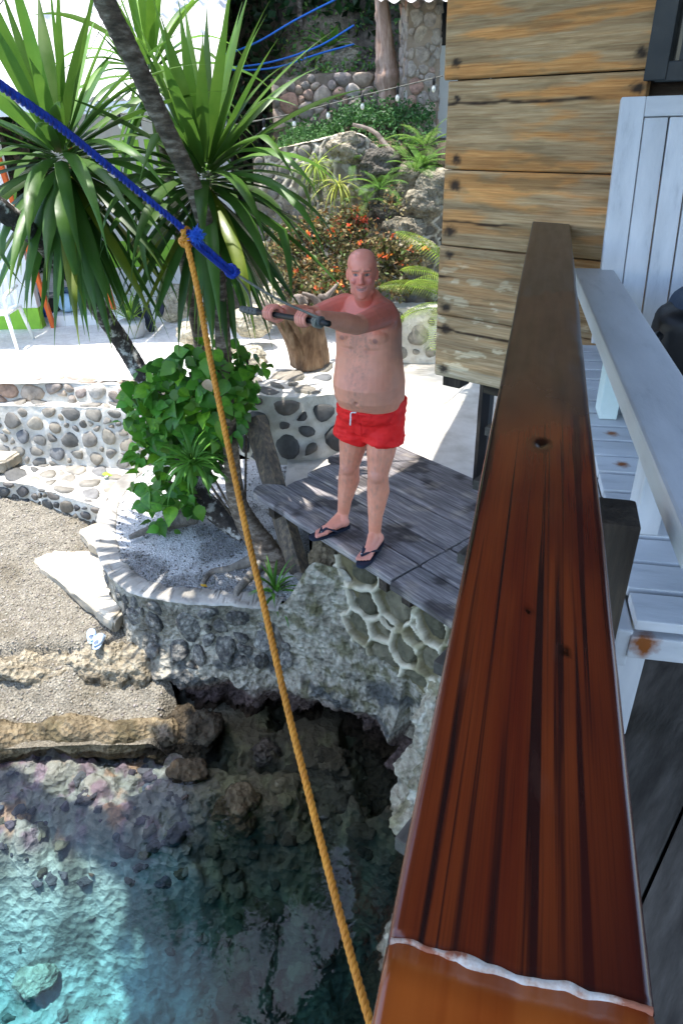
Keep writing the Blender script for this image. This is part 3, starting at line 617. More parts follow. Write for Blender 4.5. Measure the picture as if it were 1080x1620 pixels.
r = random.Random(19); b = MB(); RK = []
for k in range(9):
    bm = bmesh.new(); bmesh.ops.create_icosphere(bm, subdivisions=3, radius=1)
    for v in bm.verts: d = v.co.copy(); v.co = d * (1 + .38 * fbm(d * 1.1 + V(k * 5, 0, 0), 4) + .22 * (.5 - noise.voronoi(d * 2.2 + V(k * 3, 0, 0))[0][0]))
    RK.append(([v.co.copy() for v in bm.verts], [tuple(v.index for v in f.verts) for f in bm.faces])); bm.free()
n_ = 0
while n_ < 300:
    x, y = r.uniform(-2.75, .2), r.uniform(1.95, 3.5); z = bed_z(x, y); rocky = sstep(-1.4, -.8, x); deep = sstep(-.35, -.7, z) * (1 - rocky)
    if deep > .5 and r.random() < .8: continue
    s_ = r.choice((.03, .04, .05, .07, .10)) * r.uniform(.6, 1.15) * (1 - .25 * deep) * (.6 + .4 * max(rocky, deep)); vs, fs = r.choice(RK); p = V(x, y, min(z, -.06) - s_ * .35); g = r.uniform(.4, .9); c = Vector(bed_col(x, y, z)); n_ += 1
    if deep > .5: c = c.lerp(V(.30, .32, .30), r.uniform(0, .9))
    elif rocky < .4: c = V(*r.choice([(.22, .20, .25), (.30, .28, .28), (.20, .16, .22), (.36, .22, .15), (.17, .19, .26), (.26, .24, .18), (.2, .2, .24)]))
    e = Matrix.Rotation(r.uniform(0, 6), 3, 'Z') @ Matrix.Diagonal((s_ * r.uniform(.8, 1.5), s_ * r.uniform(.7, 1.1), s_ * r.uniform(.45, .85))); b.add(([p + e @ v for v in vs], fs), (g * c[0], g * c[1], g * c[2]))
setp(mk('seabed_rubble', b.v, b.f, m_bed, cols=b.c), 'loose coral rubble on the bed of the inlet', 'rubble', kind='stuff')

for k, (p, r_, lb) in enumerate([((-1.27, 3.68, .00), (.15, .12, .12), 'jagged dark rock where the beach meets the planter wall'), ((-1.18, 3.50, -.10), (.14, .12, .10), 'wet brown rock at the waterline under the planter'), ((-1.42, 3.52, -.02), (.15, .10, .10), 'mossy rock at the end of the shore ledge'), ((-1.08, 3.60, .02), (.15, .14, .13), 'small dark rock in the mouth of the undercut')]):
    boulder('shore_rock', lb, V(*p), r_, (.20, .165, .125), 'rocks at the corner of the beach', seed=80 + k * 2.1, amp=.5)

boulder('ledge_rock', 'crumbly brown rock filling the gap under the platform front edge', V(-.02, 3.92, 1.28), (.20, .20, .22), (.45, .38, .28), seed=91, amp=.4)
# ================================================================ wooden platform where the man stands
PZ = 1.59
pO = V(-.68, 4.44, PZ); pu = V(.633, -.774, 0).normalized(); pv = V(-pu.y, pu.x, 0)
plat = thing('wooden_platform', 'weathered grey plank jumping platform on the rock edge', 'platform', V(.2, 4.1, 1.5))
def board(parent, u0, u1, v0, v1, th, colf, dz=0, tip=0, m=None):
    L_, Wd = u1 - u0, v1 - v0; nx, ny = max(4, int(L_ / .03)), max(4, int(Wd / .025)); vs = []; cs = []
    prof_ = [(-.5, -th), (-.5, -.008), (-.47, 0)] + [(-.47 + .94 * i / ny, 0) for i in range(1, ny)] + [(.47, 0), (.5, -.008), (.5, -th)]
    K = len(prof_)
    for i in range(nx + 1):
        for (y, z) in prof_:
            x = L_ * i / nx; yy = (y + .5) * Wd + .004 * fbm((x * 3, u0 * 9 + v0 * 7, y), 2)
            if tip: x = max(x, tip * (abs(y + .1) * 1.6) ** 2.2)
            x += .008 * fbm((yy * 20, i * .0 + v0 * 5, 3), 2) * (i in (0, nx))
            vs.append(V(x, yy, z + (.003 * fbm((x * 4, yy * 14, v0 * 9), 3) if z > -.01 else 0)))
            P = pO + pu * (u0 + x) + pv * (v0 + yy); cs.append(colf(P, x, yy))
    fs = [(i * K + k, (i + 1) * K + k, (i + 1) * K + k + 1, i * K + k + 1) for i in range(nx) for k in range(K - 1)]
    fs += [(i * K, i * K + K - 1, (i + 1) * K + K - 1, (i + 1) * K) for i in range(nx)]
    fs += [tuple(range(K)), tuple(range(nx * K, nx * K + K))[::-1]]
    o = link('plank', mesh('plank', vs, fs, m or m_platw, False, cs), parent, pO + pu * u0 + pv * v0 + V(0, 0, dz), axes(pu))
    return o
def platcol(P, x, y):
    n1 = fbm(P * 4.2, 4); n2 = fbm(P * 9 + V(2, 0, 0), 3); c = V(1, 1, 1.02)
    c = c.lerp(V(.28, .26, .26), sstep(.18, .42, n1) * .9)            # wet, dark patches
    c = c.lerp(V(1.7, 1.6, 1.35), sstep(.28, .5, n2) * .5)
    return tuple(c)
for k, (a, b, c, d) in enumerate([(0, 1.515, 0, .235), (.13, 1.515, .245, .47), (.08, 1.515, .482, .755), (-.02, 1.515, .765, 1.03), (.10, 1.515, 1.04, 1.335)]):
    board(plat, a, b, c, d, .045, platcol, dz=rng.uniform(-.004, .004), tip=.16 if k == 0 else .02)
for k, (c, d) in enumerate([(0, .25), (.26, .52), (.53, .8), (.81, 1.1)]):
    board(plat, 1.53, 2.45, c - .02, d - .02, .045, platcol, dz=rng.uniform(-.006, .002))
for uu in (.25, 1.42, 1.62, 2.3):
    box('joist', pO + pu * uu + pv * .66 - V(0, 0, .095), axes(pv), (1.28, .07, .09), m_post, plat)
# leaning hexagonal post through the platform corner
def hexpost(name, label, A, B, r0, r1, m, k=6, cat_='post', parent=None):
    P = [lerp(A, B, i / 14) for i in range(15)]; R = [lerp(r0, r1, i / 14) for i in range(15)]; R[-1] *= .93
    vs, fs = tube(P, R, k, wob=.06, seed=4)
    q = mk(name, vs, fs, m, parent, smooth=False, origin=A)
    return q if parent else setp(q, label, cat_)
m_postv = M('charred_post', [(.3, (.035, .028, .024)), (.5, (.10, .08, .06)), (.72, (.24, .175, .105))], scale=6, stretch=(6, 6, .7), bump=.7, bscale=14, rough=.7, low=.35, bdist=.012)
B0 = V(-.33, 4.20, .98); T0 = gz(403, 662, 1.98)
hexpost('platform_post', 'thick dark leaning timber post at the platform corner beside the tree', B0, T0, .088, .095, m_postv)
hexpost('cottage_stilt', 'slim black timber stilt between the platform and the plank wall', V(1.02, 4.42, 1.3), V(.98, 4.25, 3.1), .05, .05, m_black)

# ================================================================ cottage wall of salvaged planks
WQ = V(.91, 3.045, 0); ww = V(-.7604, .6494, 0); wn = V(-.6494, -.7604, 0)
cott = thing('cottage', 'cottage with salvaged plank wall at the end of the balcony', 'house', V(1.4, 3.4, 2.8))
zs = [(4.087, 4.72), (3.755, 4.083), (3.442, 3.751), (3.125, 3.438), (2.815, 3.121)]
CRK = [(1, 4.002, .5, -.2), (2, 3.543, .52, .1), (4, 3.055, .52, -.1), (3, 3.30, .5, .38)]
def wallcol(s, z, k, L_, W_, seed):
    p = V(s * 3, z * 9, seed * 3.1); n1 = fbm(V(s * 2.2, z * 14, seed * 3.1), 5); n2 = fbm(V(s * 5, z * 30, seed) + V(5, 5, 0), 5); n3 = fbm(V(s * 9, z * 22, seed), 4)
    grey = sstep(3.75, 2.9, z) ; c = V(1, 1, 1).lerp(V(1.32, .92, .55), sstep(-.08, .32, n1) * (.95 - .45 * grey))
    c = c.lerp(V(.95, .96, 1.02), grey * .72)
    c = c.lerp(V(.62, .60, .54), sstep(.10, .45, n2) * .55)
    c = c.lerp(V(1.55, 1.85, 2.3), sstep(.30, .42, n3) * sstep(3.50, 3.2, z) * .8)       # flaked pale paint
    c = c * (1 + .22 * fbm(V(s * 4, z * 120, seed), 3))
    if z < 2.87: c = c.lerp(V(1.25, 1.6, 2.2), .5)
    return c
m_wall_n = m_wallw
for k, (z0, z1) in enumerate(zs):
    sL = .515 + [.012, -.005, -.008, -.002, .0][k] ; sR = -.305 if k == 0 else -.31 if k == 1 else -1.6
    L_ = sL - sR; H_ = z1 - z0; nx, ny = int(L_ / .010), max(4, int(H_ / .006)); th = .028; pr = [.010, .002, .007, .012, .005][k]
    nails = []
    for zz in ([z0 + .04] if H_ < .12 else [z0 + .05, z1 - .05]):
        nails.append((sL - .045 - rng.uniform(0, .02), zz + rng.uniform(-.015, .015), rng.uniform(.010, .02)))
        nails.append((sR + .03, zz, .014))
    vs = []; cs = []
    for j in range(ny + 1):
        for i in range(nx + 1):
            x = L_ * i / nx; z = H_ * j / ny; s = sL - x; Z = z0 + z
            e = min(j, ny - j, 2) * .003 - .006; e2 = min(i, 2) * .003 - .006
            vs.append(V(x, -(e if j in (0, ny) else 0) - (e2 if i == 0 else 0) + .0018 * fbm((s * 5, Z * 30, k), 3), z))
            c = wallcol(s, Z, k, L_, H_, k * 1.7)
            for (ns, nz_, nr) in nails:
                d = math.hypot((s - ns) * .75, Z - nz_) + .010 * fbm((s * 50, Z * 70, 1), 3); c = c.lerp(V(.05, .05, .07), sstep(nr * 1.9, nr * .5, d) * .95)
            for (ck, cz, c0_, c1_) in CRK:
                if ck == k and c1_ < s < c0_ + .03: c = c.lerp(V(.07, .05, .04), .95 * sstep(.0075, .003, abs(Z - cz - .010 * fbm((s * 5, cz * 9, 0), 3))) * sstep(c1_, c1_ + .12, s))
            cs.append(tuple(c))
    K = nx + 1; fs = [(j * K + i, j * K + i + 1, (j + 1) * K + i + 1, (j + 1) * K + i) for j in range(ny) for i in range(nx)]
    n0 = len(vs); base = [0, nx, ny * K + nx, ny * K]
    for b in base: vs.append(vs[b] + V(0, th, 0)); cs.append((.7, .7, .7))
    ring = [list(range(0, nx + 1)), [j * K + nx for j in range(ny + 1)], [ny * K + i for i in range(nx, -1, -1)], [j * K for j in range(ny, -1, -1)]]
    for q in range(4): fs.append(tuple([n0 + q] + [n0 + (q + 1) % 4] + ring[q][::-1]))
    fs.append((n0 + 3, n0 + 2, n0 + 1, n0))
    rot = Matrix((-ww, -wn, V(0, 0, 1))).transposed()
    link('plank', mesh('plank', vs, fs, m_wall_n, True, cs), cott, WQ + ww * sL + wn * (.03 + pr) + V(0, 0, z0), rot)
    o_ = COL.objects[-1]
    for pol in o_.data.polygons[-5:]: pol.use_smooth = False
rotw = axes(-ww)
# studs, side wall, window, floor beam
box('corner_post', WQ + ww * .44 - wn * .06 + V(0, 0, 3.7), axes(V(0, 0, 1), -wn), (1.9, .1, .1), m_post, cott)
sd = V(.6494, .7604, 0)
for k in range(9):
    box('side_plank', WQ + ww * .485 + sd * 1.25 + V(0, 0, 2.93 + k * .212), axes(sd), (2.4, .028, .206), m_post, cott)
box('wall_backing', WQ + ww * -.55 - wn * .05 + V(0, 0, 3.75), rotw, (1.8, .02, 1.85), m_post, cott)
wf = WQ + ww * -.95 + wn * .045
win = box('window', wf + V(0, 0, 4.5) , rotw, (1.24, .02, .82), m_glassd, cott, bev=.002)
box('frame', wf + ww * .60 + wn * .02 + V(0, 0, 4.5), axes(V(0, 0, 1), wn), (.9, .075, .05), m_frame, win)
box('frame', wf + ww * .51 + wn * .012 + V(0, 0, 4.5), axes(V(0, 0, 1), wn), (.86, .05, .04), m_frame, win)
box('frame', wf + wn * .016 + V(0, 0, 4.075), rotw, (1.2, .05, .06), m_frame, win)
box('frame', wf - ww * .1 + wn * .016 + V(0, 0, 4.5), axes(V(0, 0, 1), wn), (.86, .05, .04), m_frame, win)
box('floor_beam', WQ + ww * -.45 - wn * .25 + V(0, 0, 2.74), rotw, (1.6, .12, .12), m_post, cott)
# thatched roof whose shade lies over platform and inlet
m_thatch = M('thatch', [(.3, (.10, .075, .05)), (.7, (.26, .21, .15))], scale=9, stretch=(1, 6, 1), bump=.8, bscale=20, rough=1)
RP = [(1.3, 8.5), (.32, 5.9), (.0, 5.0), (-.7, 4.3), (-1.05, 3.7), (-1.0, 2.5), (-.9, 1.5), (-1.2, -2.5), (5, -4), (6.5, 7.5)]
def rz(x, y): return 5.6 + .30 * max(0, (x * .96 - y * .27) + .7)
top = [V(x, y, rz(x, y) + .16) for x, y in RP]; bot = [V(x, y, rz(x, y)) for x, y in RP]; nR = len(RP)
apex = V(3.2, 2.2, 8.2)
vs = top + bot + [apex, apex - V(0, 0, .16)]; fs = []
for i in range(nR):
    j = (i + 1) % nR; fs += [(i, j, nR + j, nR + i), (i, 2 * nR, j), (nR + i, nR + j, 2 * nR + 1)]
mk('thatched_roof', vs, fs, m_thatch, cott, smooth=False)

# ================================================================ balcony deck
DZ = 2.80
deck = thing('balcony_deck', 'dark grey plank balcony floor under the white chair', 'deck', V(.7, .8, DZ))
dd = V(.6494, .7604, 0); dn = V(.7604, -.6494, 0); rw = V(.2767, .961, 0)
for k in range(-12, 9):
    # boards run away from the rail; clipped at the deck edge line under the rail and at the wall
    c0 = gz(1044, 1360, DZ) + dn * (k * .205 + .1025); c0.z = DZ
    rl = V(.085, .18, 0); den = dd.x * rw.y - dd.y * rw.x
    t0 = ((rl.x - .09 - c0.x) * rw.y - (rl.y - c0.y) * rw.x) / den
    t1 = ((WQ.x - c0.x) * ww.y - (WQ.y - c0.y) * ww.x) / (dd.x * ww.y - dd.y * ww.x) - .05
    t1 = min(t1, t0 + 4.5)
    if t1 - t0 < .2: continue
    m_ = c0 + dd * ((t0 + t1) / 2) + V(0, 0, -.02 + rng.uniform(-.002, .002)); box('board', m_, axes(dd), (t1 - t0, .199, .04), m_deckw, deck, bev=.003)
CPD = rl + rw * .2 + V(rw.y, -rw.x, 0) * 1.24
box('dark_underlay', CPD + V(0, 0, DZ - .06), axes(rw), (4.6, 2.5, .02), m_black, deck, bev=0)  # black sheet added under the boards to keep the gaps dark
box('edge_beam', rl + rw * 1.2 + V(-.03, 0, DZ - .12), axes(rw), (3.6, .08, .14), m_post, deck)

# ================================================================ railing
RZ = 3.57
rail = thing('balcony_railing', 'varnished red-brown timber balcony handrail running to the plank wall', 'railing', V(.3, .9, DZ))
def railmat(name, far):
    m = bpy.data.materials.new(name); m.use_nodes = True; n = m.node_tree.nodes; L = m.node_tree.links.new; b = n['Principled BSDF']
    tc = n.new('ShaderNodeTexCoord'); sp = n.new('ShaderNodeSeparateXYZ'); L(tc.outputs['Object'], sp.inputs[0])
    def nz(sc, st, det=5, dist=0):
        mp = n.new('ShaderNodeMapping'); mp.inputs['Scale'].default_value = st; L(tc.outputs['Object'], mp.inputs[0])
        x = n.new('ShaderNodeTexNoise'); x.inputs['Scale'].default_value = sc; x.inputs['Detail'].default_value = det; x.inputs['Distortion'].default_value = dist; L(mp.outputs[0], x.inputs[0]); return x.outputs['Fac']
    def rng_(v, lo, hi, a=0, b_=1):
        x = n.new('ShaderNodeMapRange'); x.interpolation_type = 'SMOOTHSTEP'; x.inputs[1].default_value = lo; x.inputs[2].default_value = hi; x.inputs[3].default_value = a; x.inputs[4].default_value = b_; L(v, x.inputs[0]); return x.outputs[0]
    def mix(f, a, b_):
        x = n.new('ShaderNodeMix'); x.data_type = 'RGBA'; L(f, x.inputs[0])
        for s, k in ((a, 6), (b_, 7)):
            if isinstance(s, tuple): x.inputs[k].default_value = (*s, 1)
            else: L(s, x.inputs[k])
        return x.outputs[2]
    if far:
        c = mix(rng_(nz(2, (.8, 9, 1)), .35, .65), (.125, .016, .006), (.235, .042, .010))
        c = mix(rng_(nz(1.5, (.62, 56, 1), 4, .5), .505, .60), c, (.024, .007, .006))
        c = mix(rng_(nz(1.2, (1.2, 2, 1), 3), .40, .70), c, (.060, .009, .006))
        c = mix(rng_(nz(3, (2.5, 190, 1), 6),   .42, .72, 0, .3), c, (.035, .008, .006)); c = mix(rng_(nz(9, (1, 3, 1), 8), .62, .72, 0, .08), c, (.20, .10, .07))
        fx = n.new('ShaderNodeMath'); fx.operation = 'MULTIPLY_ADD'; L(nz(3, (1, 3, 1), 5), fx.inputs[0]); fx.inputs[1].default_value = .7; L(sp.outputs[0], fx.inputs[2])
        c = mix(rng_(fx.outputs[0], .95, 1.55), c, mix(rng_(nz(5, (.7, 8, 1), 6), .35, .65), (.035, .017, .012), (.070, .033, .022)))
        c = mix(rng_(fx.outputs[0], 2.02, 2.06), c, mix(rng_(nz(6, (.7, 8, 1), 6), .35, .65), (.028, .022, .019), (.055, .045, .039)))
        L(rng_(fx.outputs[0], 1.0, 2.0, .22, .42), b.inputs['Roughness'])
    else:
        c = mix(rng_(nz(2, (.8, 14, 1)), .35, .65), (.33, .058, .008), (.46, .10, .015)); b.inputs['Roughness'].default_value = .22
    at = n.new('ShaderNodeAttribute'); at.attribute_name = 'Col'
    x = n.new('ShaderNodeMix'); x.data_type = 'RGBA'; x.blend_type = 'MULTIPLY'; x.inputs[0].default_value = 1; L(c, x.inputs[6]); L(at.outputs['Color'], x.inputs[7]); L(x.outputs[2], b.inputs['Base Color'])
    b.inputs['Specular IOR Level'].default_value = .4; b.inputs['Coat Weight'].default_value = .5 if not far else .25; b.inputs['Coat Roughness'].default_value = .2
    bp = n.new('ShaderNodeBump'); bp.inputs['Strength'].default_value = .15; bp.inputs['Distance'].default_value = .004; L(nz(4, (1, 30, 1), 6), bp.inputs['Height']); L(bp.outputs[0], b.inputs['Normal'])
    return m
rc = V(.085, .18, RZ); rax = axes(rw); rn = V(-rw.y, rw.x, 0)
def loc(p): q = p - rc; return q.dot(rw), q.dot(rn)
jL, jR = loc(gz(612, 1488, RZ)), loc(gz(1015, 1597, RZ))
def jx(y, w=0): return jR[0] + (jL[0] - jR[0]) * (y - jR[1]) / (jL[1] - jR[1]) + .004 * fbm((y * 30, 2.2, 0), 3)
kn = [loc(gz(855, 703, RZ)) + (.020,), loc(gz(836, 965, RZ)) + (.006,), loc(gz(893, 1030, RZ)) + (.005,)]
def railboard(name, x0, x1, m, nx):
    hw, th, r = .075, .055, .006; cs_ = [(-hw, -th), (-hw, -r), (-hw + r * .3, -r * .3), (-hw + r, 0)] + [(-hw + r + (2 * hw - 2 * r) * i / 30, 0) for i in range(1, 30)] + [(hw - r, 0), (hw - r * .3, -r * .3), (hw, -r), (hw, -th)]
    K = len(cs_); vs = []; cc = []
    for i in range(nx + 1):
        for (y, z) in cs_:
            a = x0(y) if callable(x0) else x0; b = x1(y) if callable(x1) else x1; x = lerp(a, b, i / nx)
            yy = y + .0015 * fbm((x * 3, y * 8, 0), 2); dz = .0012 * fbm((x * 5, y * 20, 0), 3); k = 1.0
            for (kx, ky, kr) in kn:
                d = math.hypot((x - kx) * .6, y - ky) + .004 * fbm((x * 40, y * 60, 0), 2); k *= 1 - .85 * sstep(kr, kr * .35, d)
                dz -= .005 * sstep(kr * .5, 0, d)
            if z == 0 or z > -.01: k *= 1 - .35 * sstep(.062, .074, abs(y))
            vs.append(V(x, yy, z + dz)); cc.append((k, k, k))
    fs = [(i * K + k, (i + 1) * K + k, (i + 1) * K + k + 1, i * K + k + 1) for i in range(nx) for k in range(K - 1)] + [(i * K, i * K + K - 1, (i + 1) * K + K - 1, (i + 1) * K) for i in range(nx)]
    fs += [tuple(range(K)), tuple(range(nx * K, nx * K + K))[::-1]]
    return link(name, mesh(name, vs, fs, m, True, cc), rail, rc, rax)
fl = railboard('top_rail', lambda y: jx(y) + .0015, loc(WQ)[0] - .01 + 0 * 1, railmat('varnished_rail', True), 420)
nr_ = railboard('rail_end_piece', -1.4, lambda y: jx(y) - .0015, railmat('orange_varnish', False), 60)
# hardened filler squeezed out of the joint
vs = []; nF = 70
for i in range(nF + 1):
    y = lerp(.073, -.073, i / nF); wd = .0022 + .0032 * max(0, fbm((y * 25, 1, 0), 3) + .15); h = .0015 + .0022 * abs(fbm((y * 60, 4, 0), 2)); x = jx(y) + .0015 * fbm((y * 45, 9, 0), 2)
    vs += [V(x - wd, y, -.001), V(x - wd * .5, y, h), V(x + wd * .5, y, h), V(x + wd, y, -.001)]
fs = [(i * 4 + k, i * 4 + k + 1, i * 4 + k + 5, i * 4 + k + 4) for i in range(nF) for k in range(3)]
m_fill = M('joint_filler', [(.4, (.38, .13, .07)), (.5, (.60, .45, .36)), (.62, (.72, .66, .6))], scale=60, rough=.6, bump=.3, bscale=200)
link('joint_filler', mesh('joint_filler', vs, fs, m_fill), rail, rc, rax)
pc = gz(975, 806, 3.45)
for (c, zt) in ((V(pc.x - .01, pc.y, 0), 3.45), (rc + rw * 2.78 - V(0, 0, RZ), 3.515), (rc + rw * -.6 - rn * .02 - V(0, 0, RZ), 3.515)):
    box('post', c + V(0, 0, (zt + DZ - .2) / 2), axes(V(0, 0, 1), rn), (zt - DZ + .2, .085, .085), m_post, rail, bev=.008)

# ================================================================ white slatted lounge chair
hb = R_(12.5); cb = V(math.sin(hb), math.cos(hb), 0); cr = V(cb.y, -cb.x, 0); cO = V(.50, .95, 0)
def CP(a, c, z): return cO + cr * a + cb * c + V(0, 0, z)
chair = thing('lounge_chair', 'white painted slatted wooden lounge chair with rust marks beside the handrail', 'chair', CP(.35, .8, DZ))
def rustmat(name, spots):
    m = m_white.copy(); m.name = name; n = m.node_tree.nodes; L = m.node_tree.links.new; b = n['Principled BSDF']
    src = b.inputs['Base Color'].links[0].from_socket; tc = n.new('ShaderNodeTexCoord')
    nz = n.new('ShaderNodeTexNoise'); nz.inputs['Scale'].default_value = 60; nz.inputs['Detail'].default_value = 6; L(tc.outputs['Object'], nz.inputs[0])
    for (x, y, r) in spots:
        d = n.new('ShaderNodeVectorMath'); d.operation = 'DISTANCE'; d.inputs[1].default_value = (x, y, .008); L(tc.outputs['Object'], d.inputs[0])
        s = n.new('ShaderNodeMath'); s.operation = 'MULTIPLY_ADD'; s.inputs[1].default_value = r * 1.3; L(nz.outputs['Fac'], s.inputs[0]); L(d.outputs['Value'], s.inputs[2])
        mr = n.new('ShaderNodeMapRange'); mr.inputs[1].default_value = r * 1.75; mr.inputs[2].default_value = r * 1.0; L(s.outputs[0], mr.inputs[0])
        x_ = n.new('ShaderNodeMix'); x_.data_type = 'RGBA'; L(mr.outputs[0], x_.inputs[0]); L(src, x_.inputs[6]); x_.inputs[7].default_value = (.25, .075, .015, 1); src = x_.outputs[2]
    L(src, b.inputs['Base Color']); return m
RS = Matrix((cr, cb, V(0, 0, 1))).transposed()
m_w2 = M('greenish_white_paint', [(.3, (.52, .64, .62)), (.7, (.68, .77, .75))], scale=6, bump=.3, bscale=16, rough=.55)
m_r1 = rustmat('rusty_white_paint', [(-.24, -.01, .022), (-.235, .012, .008)]); m_r2 = rustmat('rusty_white_paint_b', [(-.29, 0, .02), (-.2, .01, .006)])
for k in range(17):
    box('seat_slat', CP(.37, .035 + k * .098, 3.19 + rng.uniform(-.001, .001)), RS, (.70, .084, .022), m_r1 if k == 0 else (m_r2 if k in (6, 8) else m_white), chair, bev=.003)
box('front_apron', CP(.37, -.004, 3.145), RS, (.71, .024, .05), rustmat('rusty_apron', [(-.33, -.012, .03)]), chair, bev=.003)
for a in (.005, .735):
    box('seat_rail', CP(a, .82, 3.135), axes(cb), (1.66, .028, .085), m_white, chair, bev=.004)
for a in (.03, .60):
    box('armrest', CP(a + .06 if a < .1 else a + .08, .80, 3.435), axes(cb), (1.90, .142, .050), m_white, chair, bev=.007)
    for c, mm in ((.33, m_white), (.96, m_w2)):
        box('arm_post', CP(a + .052, c, 3.3052), axes(V(0, 0, 1), cb), (.208, .05, .088), mm, chair, bev=.004)
for a in (.06, .68):
    for c in (.14, 1.62):
        box('leg', CP(a, c, (DZ + 3.178) / 2), axes(V(0, 0, 1), cb), (3.172 - DZ, .05, .085), m_white, chair, bev=.004)
# reclined back
tilt = R_(15); bz = (V(0, 0, 1) * math.cos(tilt) + cb * math.sin(tilt)).normalized(); bO = CP(.115, 1.67, 3.20)
def BP(a, h): return bO + cr * a + bz * h
rb_ = Matrix((bz, cr.cross(bz) * -1 if False else bz.cross(cr) * -1, cr)).transposed()
HB = .83
def backboard(name, a0, a1, h0, h1, th, m, off=0):
    nrm = cr.cross(bz); c = BP((a0 + a1) / 2, (h0 + h1) / 2) - nrm * off
    ex = bz if (h1 - h0) > (a1 - a0) else cr
    ey = cr if ex is bz else bz
    rot = Matrix((ex, ey, ex.cross(ey))).transposed()
    return box(name, c, rot, (max(h1 - h0, a1 - a0), min(h1 - h0, a1 - a0), th), m, chair, bev=.004)
backboard('back_stile', 0, .080, 0, HB, .034, m_white); backboard('back_stile', .50, .58, 0, HB, .034, m_white)
backboard('top_rail', .0805, .4995, HB - .063, HB, .033, m_white)
for k in range(5): backboard('back_slat', .0835 + k * .0835, .0835 + k * .0835 + .078, .02, HB - .0655, .024, m_white)
# bag on the chair
bag = thing('backpack', 'dark blue and black backpack lying on the white chair behind the armrest', 'bag', CP(.37, 1.3, 3.205))
def superell(c, r, e, rot, n=28, m_=18):
    vs = []; fs = []
    sg = lambda x, p: math.copysign(abs(x) ** p, x)
    for j in range(m_ + 1):
        th = -math.pi / 2 + math.pi * j / m_
        for i in range(n):
            ph = 2 * math.pi * i / n; p = V(r[0] * sg(math.cos(th), e) * sg(math.cos(ph), e), r[1] * sg(math.cos(th), e) * sg(math.sin(ph), e), r[2] * sg(math.sin(th), e))
            q = c + rot @ p; vs.append(q + (q - c).normalized() * .012 * fbm(q * 9, 3))
    for j in range(m_):
        for i in range(n): fs.append((j * n + i, j * n + (i + 1) % n, (j + 1) * n + (i + 1) % n, (j + 1) * n + i))
    return vs, fs
m_bluegrey = flat('blue_grey_fabric', (.045, .065, .095), .7, bump=.3, bscale=120)
vs, fs = superell(CP(.42, 1.36, 3.315), (.17, .12, .115), .55, RS); mk('bag_body', vs, fs, m_black, bag)
vs, fs = superell(CP(.45, 1.38, 3.375), (.15, .115, .105), .6, RS); mk('bag_flap', vs, fs, m_bluegrey, bag)
vs, fs = tube(cat([CP(.40, 1.28, 3.42), CP(.42, 1.26, 3.47), CP(.49, 1.26, 3.47), CP(.52, 1.28, 3.42)], 14), .012, 8); mk('handle', vs, fs, m_black, bag)
P = cat([CP(.25, 1.24, 3.36), CP(.17, 1.15, 3.30), CP(.14, 1.05, 3.24), CP(.15, .92, 3.212)], 16)
vs, fs = tube(P, .016, 6); mk('strap', vs, fs, m_black, bag)
# ================================================================ dracaena trees with strap leaves
def strap_leaf(base, az, e0, k, L_, W_, twist=0, seg=11, droop=1.25, kink=None):
    """arching folded strap leaf; az heading, e0 start elevation, k total bend (radians)"""
    vs = []; fs = []; p = Vector(base); th = e0; side = V(-math.sin(az), math.cos(az), 0)
    for i in range(seg + 1):
        t = i / seg; th = e0 - k * t ** droop - (kink[1] * sstep(kink[0] - .06, kink[0] + .06, t) if kink else 0)
        d = V(math.cos(az) * math.cos(th), math.sin(az) * math.cos(th), math.sin(th)); up = side.cross(d).normalized() * -1
        if up.z < 0 and abs(th) < 1.2: up = -up
        s = (side * math.cos(twist * t) + d.cross(side) * math.sin(twist * t)).normalized(); nn = s.cross(d)
        w = W_ * (.5 + .5 * sstep(0, .22, t)) * (1 - sstep(.42, 1.0, t) ** 1.3 * .97)
        vs += [p + s * w * .5 + nn * w * .16, p.copy(), p - s * w * .5 + nn * w * .16]
        p = p + d * (L_ / seg)
    for i in range(seg):
        a = i * 3; fs += [(a, a + 1, a + 4, a + 3), (a + 1, a + 2, a + 5, a + 4)]
    return vs, fs
def rosette(tree, c, n, L_, W_, seed, lo=-1.2, hi=1.45, bias=1.0, tilt=V(0, 0, 0), col=(1, 1, 1), avoid=None):
    r = random.Random(seed)
    for i in range(n):
        f = (i + .5) / n; az = i * 2.39996 + r.uniform(-.25, .25)
        e0 = lerp(hi, lo, f ** bias) + r.uniform(-.12, .12); lf = L_ * r.uniform(.82, 1.12) * (.82 + .18 * math.sin(f * 3.0))
        k = lerp(.18, 1.0, sstep(0, .35, f)) * r.uniform(.6, 1.3) if f < .3 else (e0 + r.uniform(.95, 1.5)) * r.uniform(.85, 1.1)
        k = max(k, .1)
        if e0 - k < -1.5: k = e0 + 1.5
        b = Vector(c) + V(math.cos(az), math.sin(az), 0) * .05 + V(0, 0, .16 * (1 - f) - .14 * f) + tilt * (1 - f)
        kink = (r.uniform(.4, .7), r.uniform(.5, 1.0)) if r.random() < .16 and .1 < f < .6 else None
        vs, fs = strap_leaf(b, az, e0, k, lf, W_ * r.uniform(.8, 1.2), r.uniform(-.7, .7), kink=kink)
        g = r.uniform(.75, 1.2) * lerp(1.35, .8, sstep(0, .5, f)); yl = lerp(1.25, .85, f); cc = []
        dead = r.random() < .10 and f > .6
        for j in range(len(vs)):
            t = (j // 3) / 11; q = V(g * yl, g, g * .8) if not dead else V(g * 2.4, g * 1.3, g * .5)
            if t > .86 and f > .5: q = q.lerp(V(3.2, 1.9, .6), sstep(.86, 1, t) * .8)
            cc.append((q.x * col[0], q.y * col[1], q.z * col[2]))
        mk('leaf', vs, fs, m_drac, tree, cols=cc, origin=b)
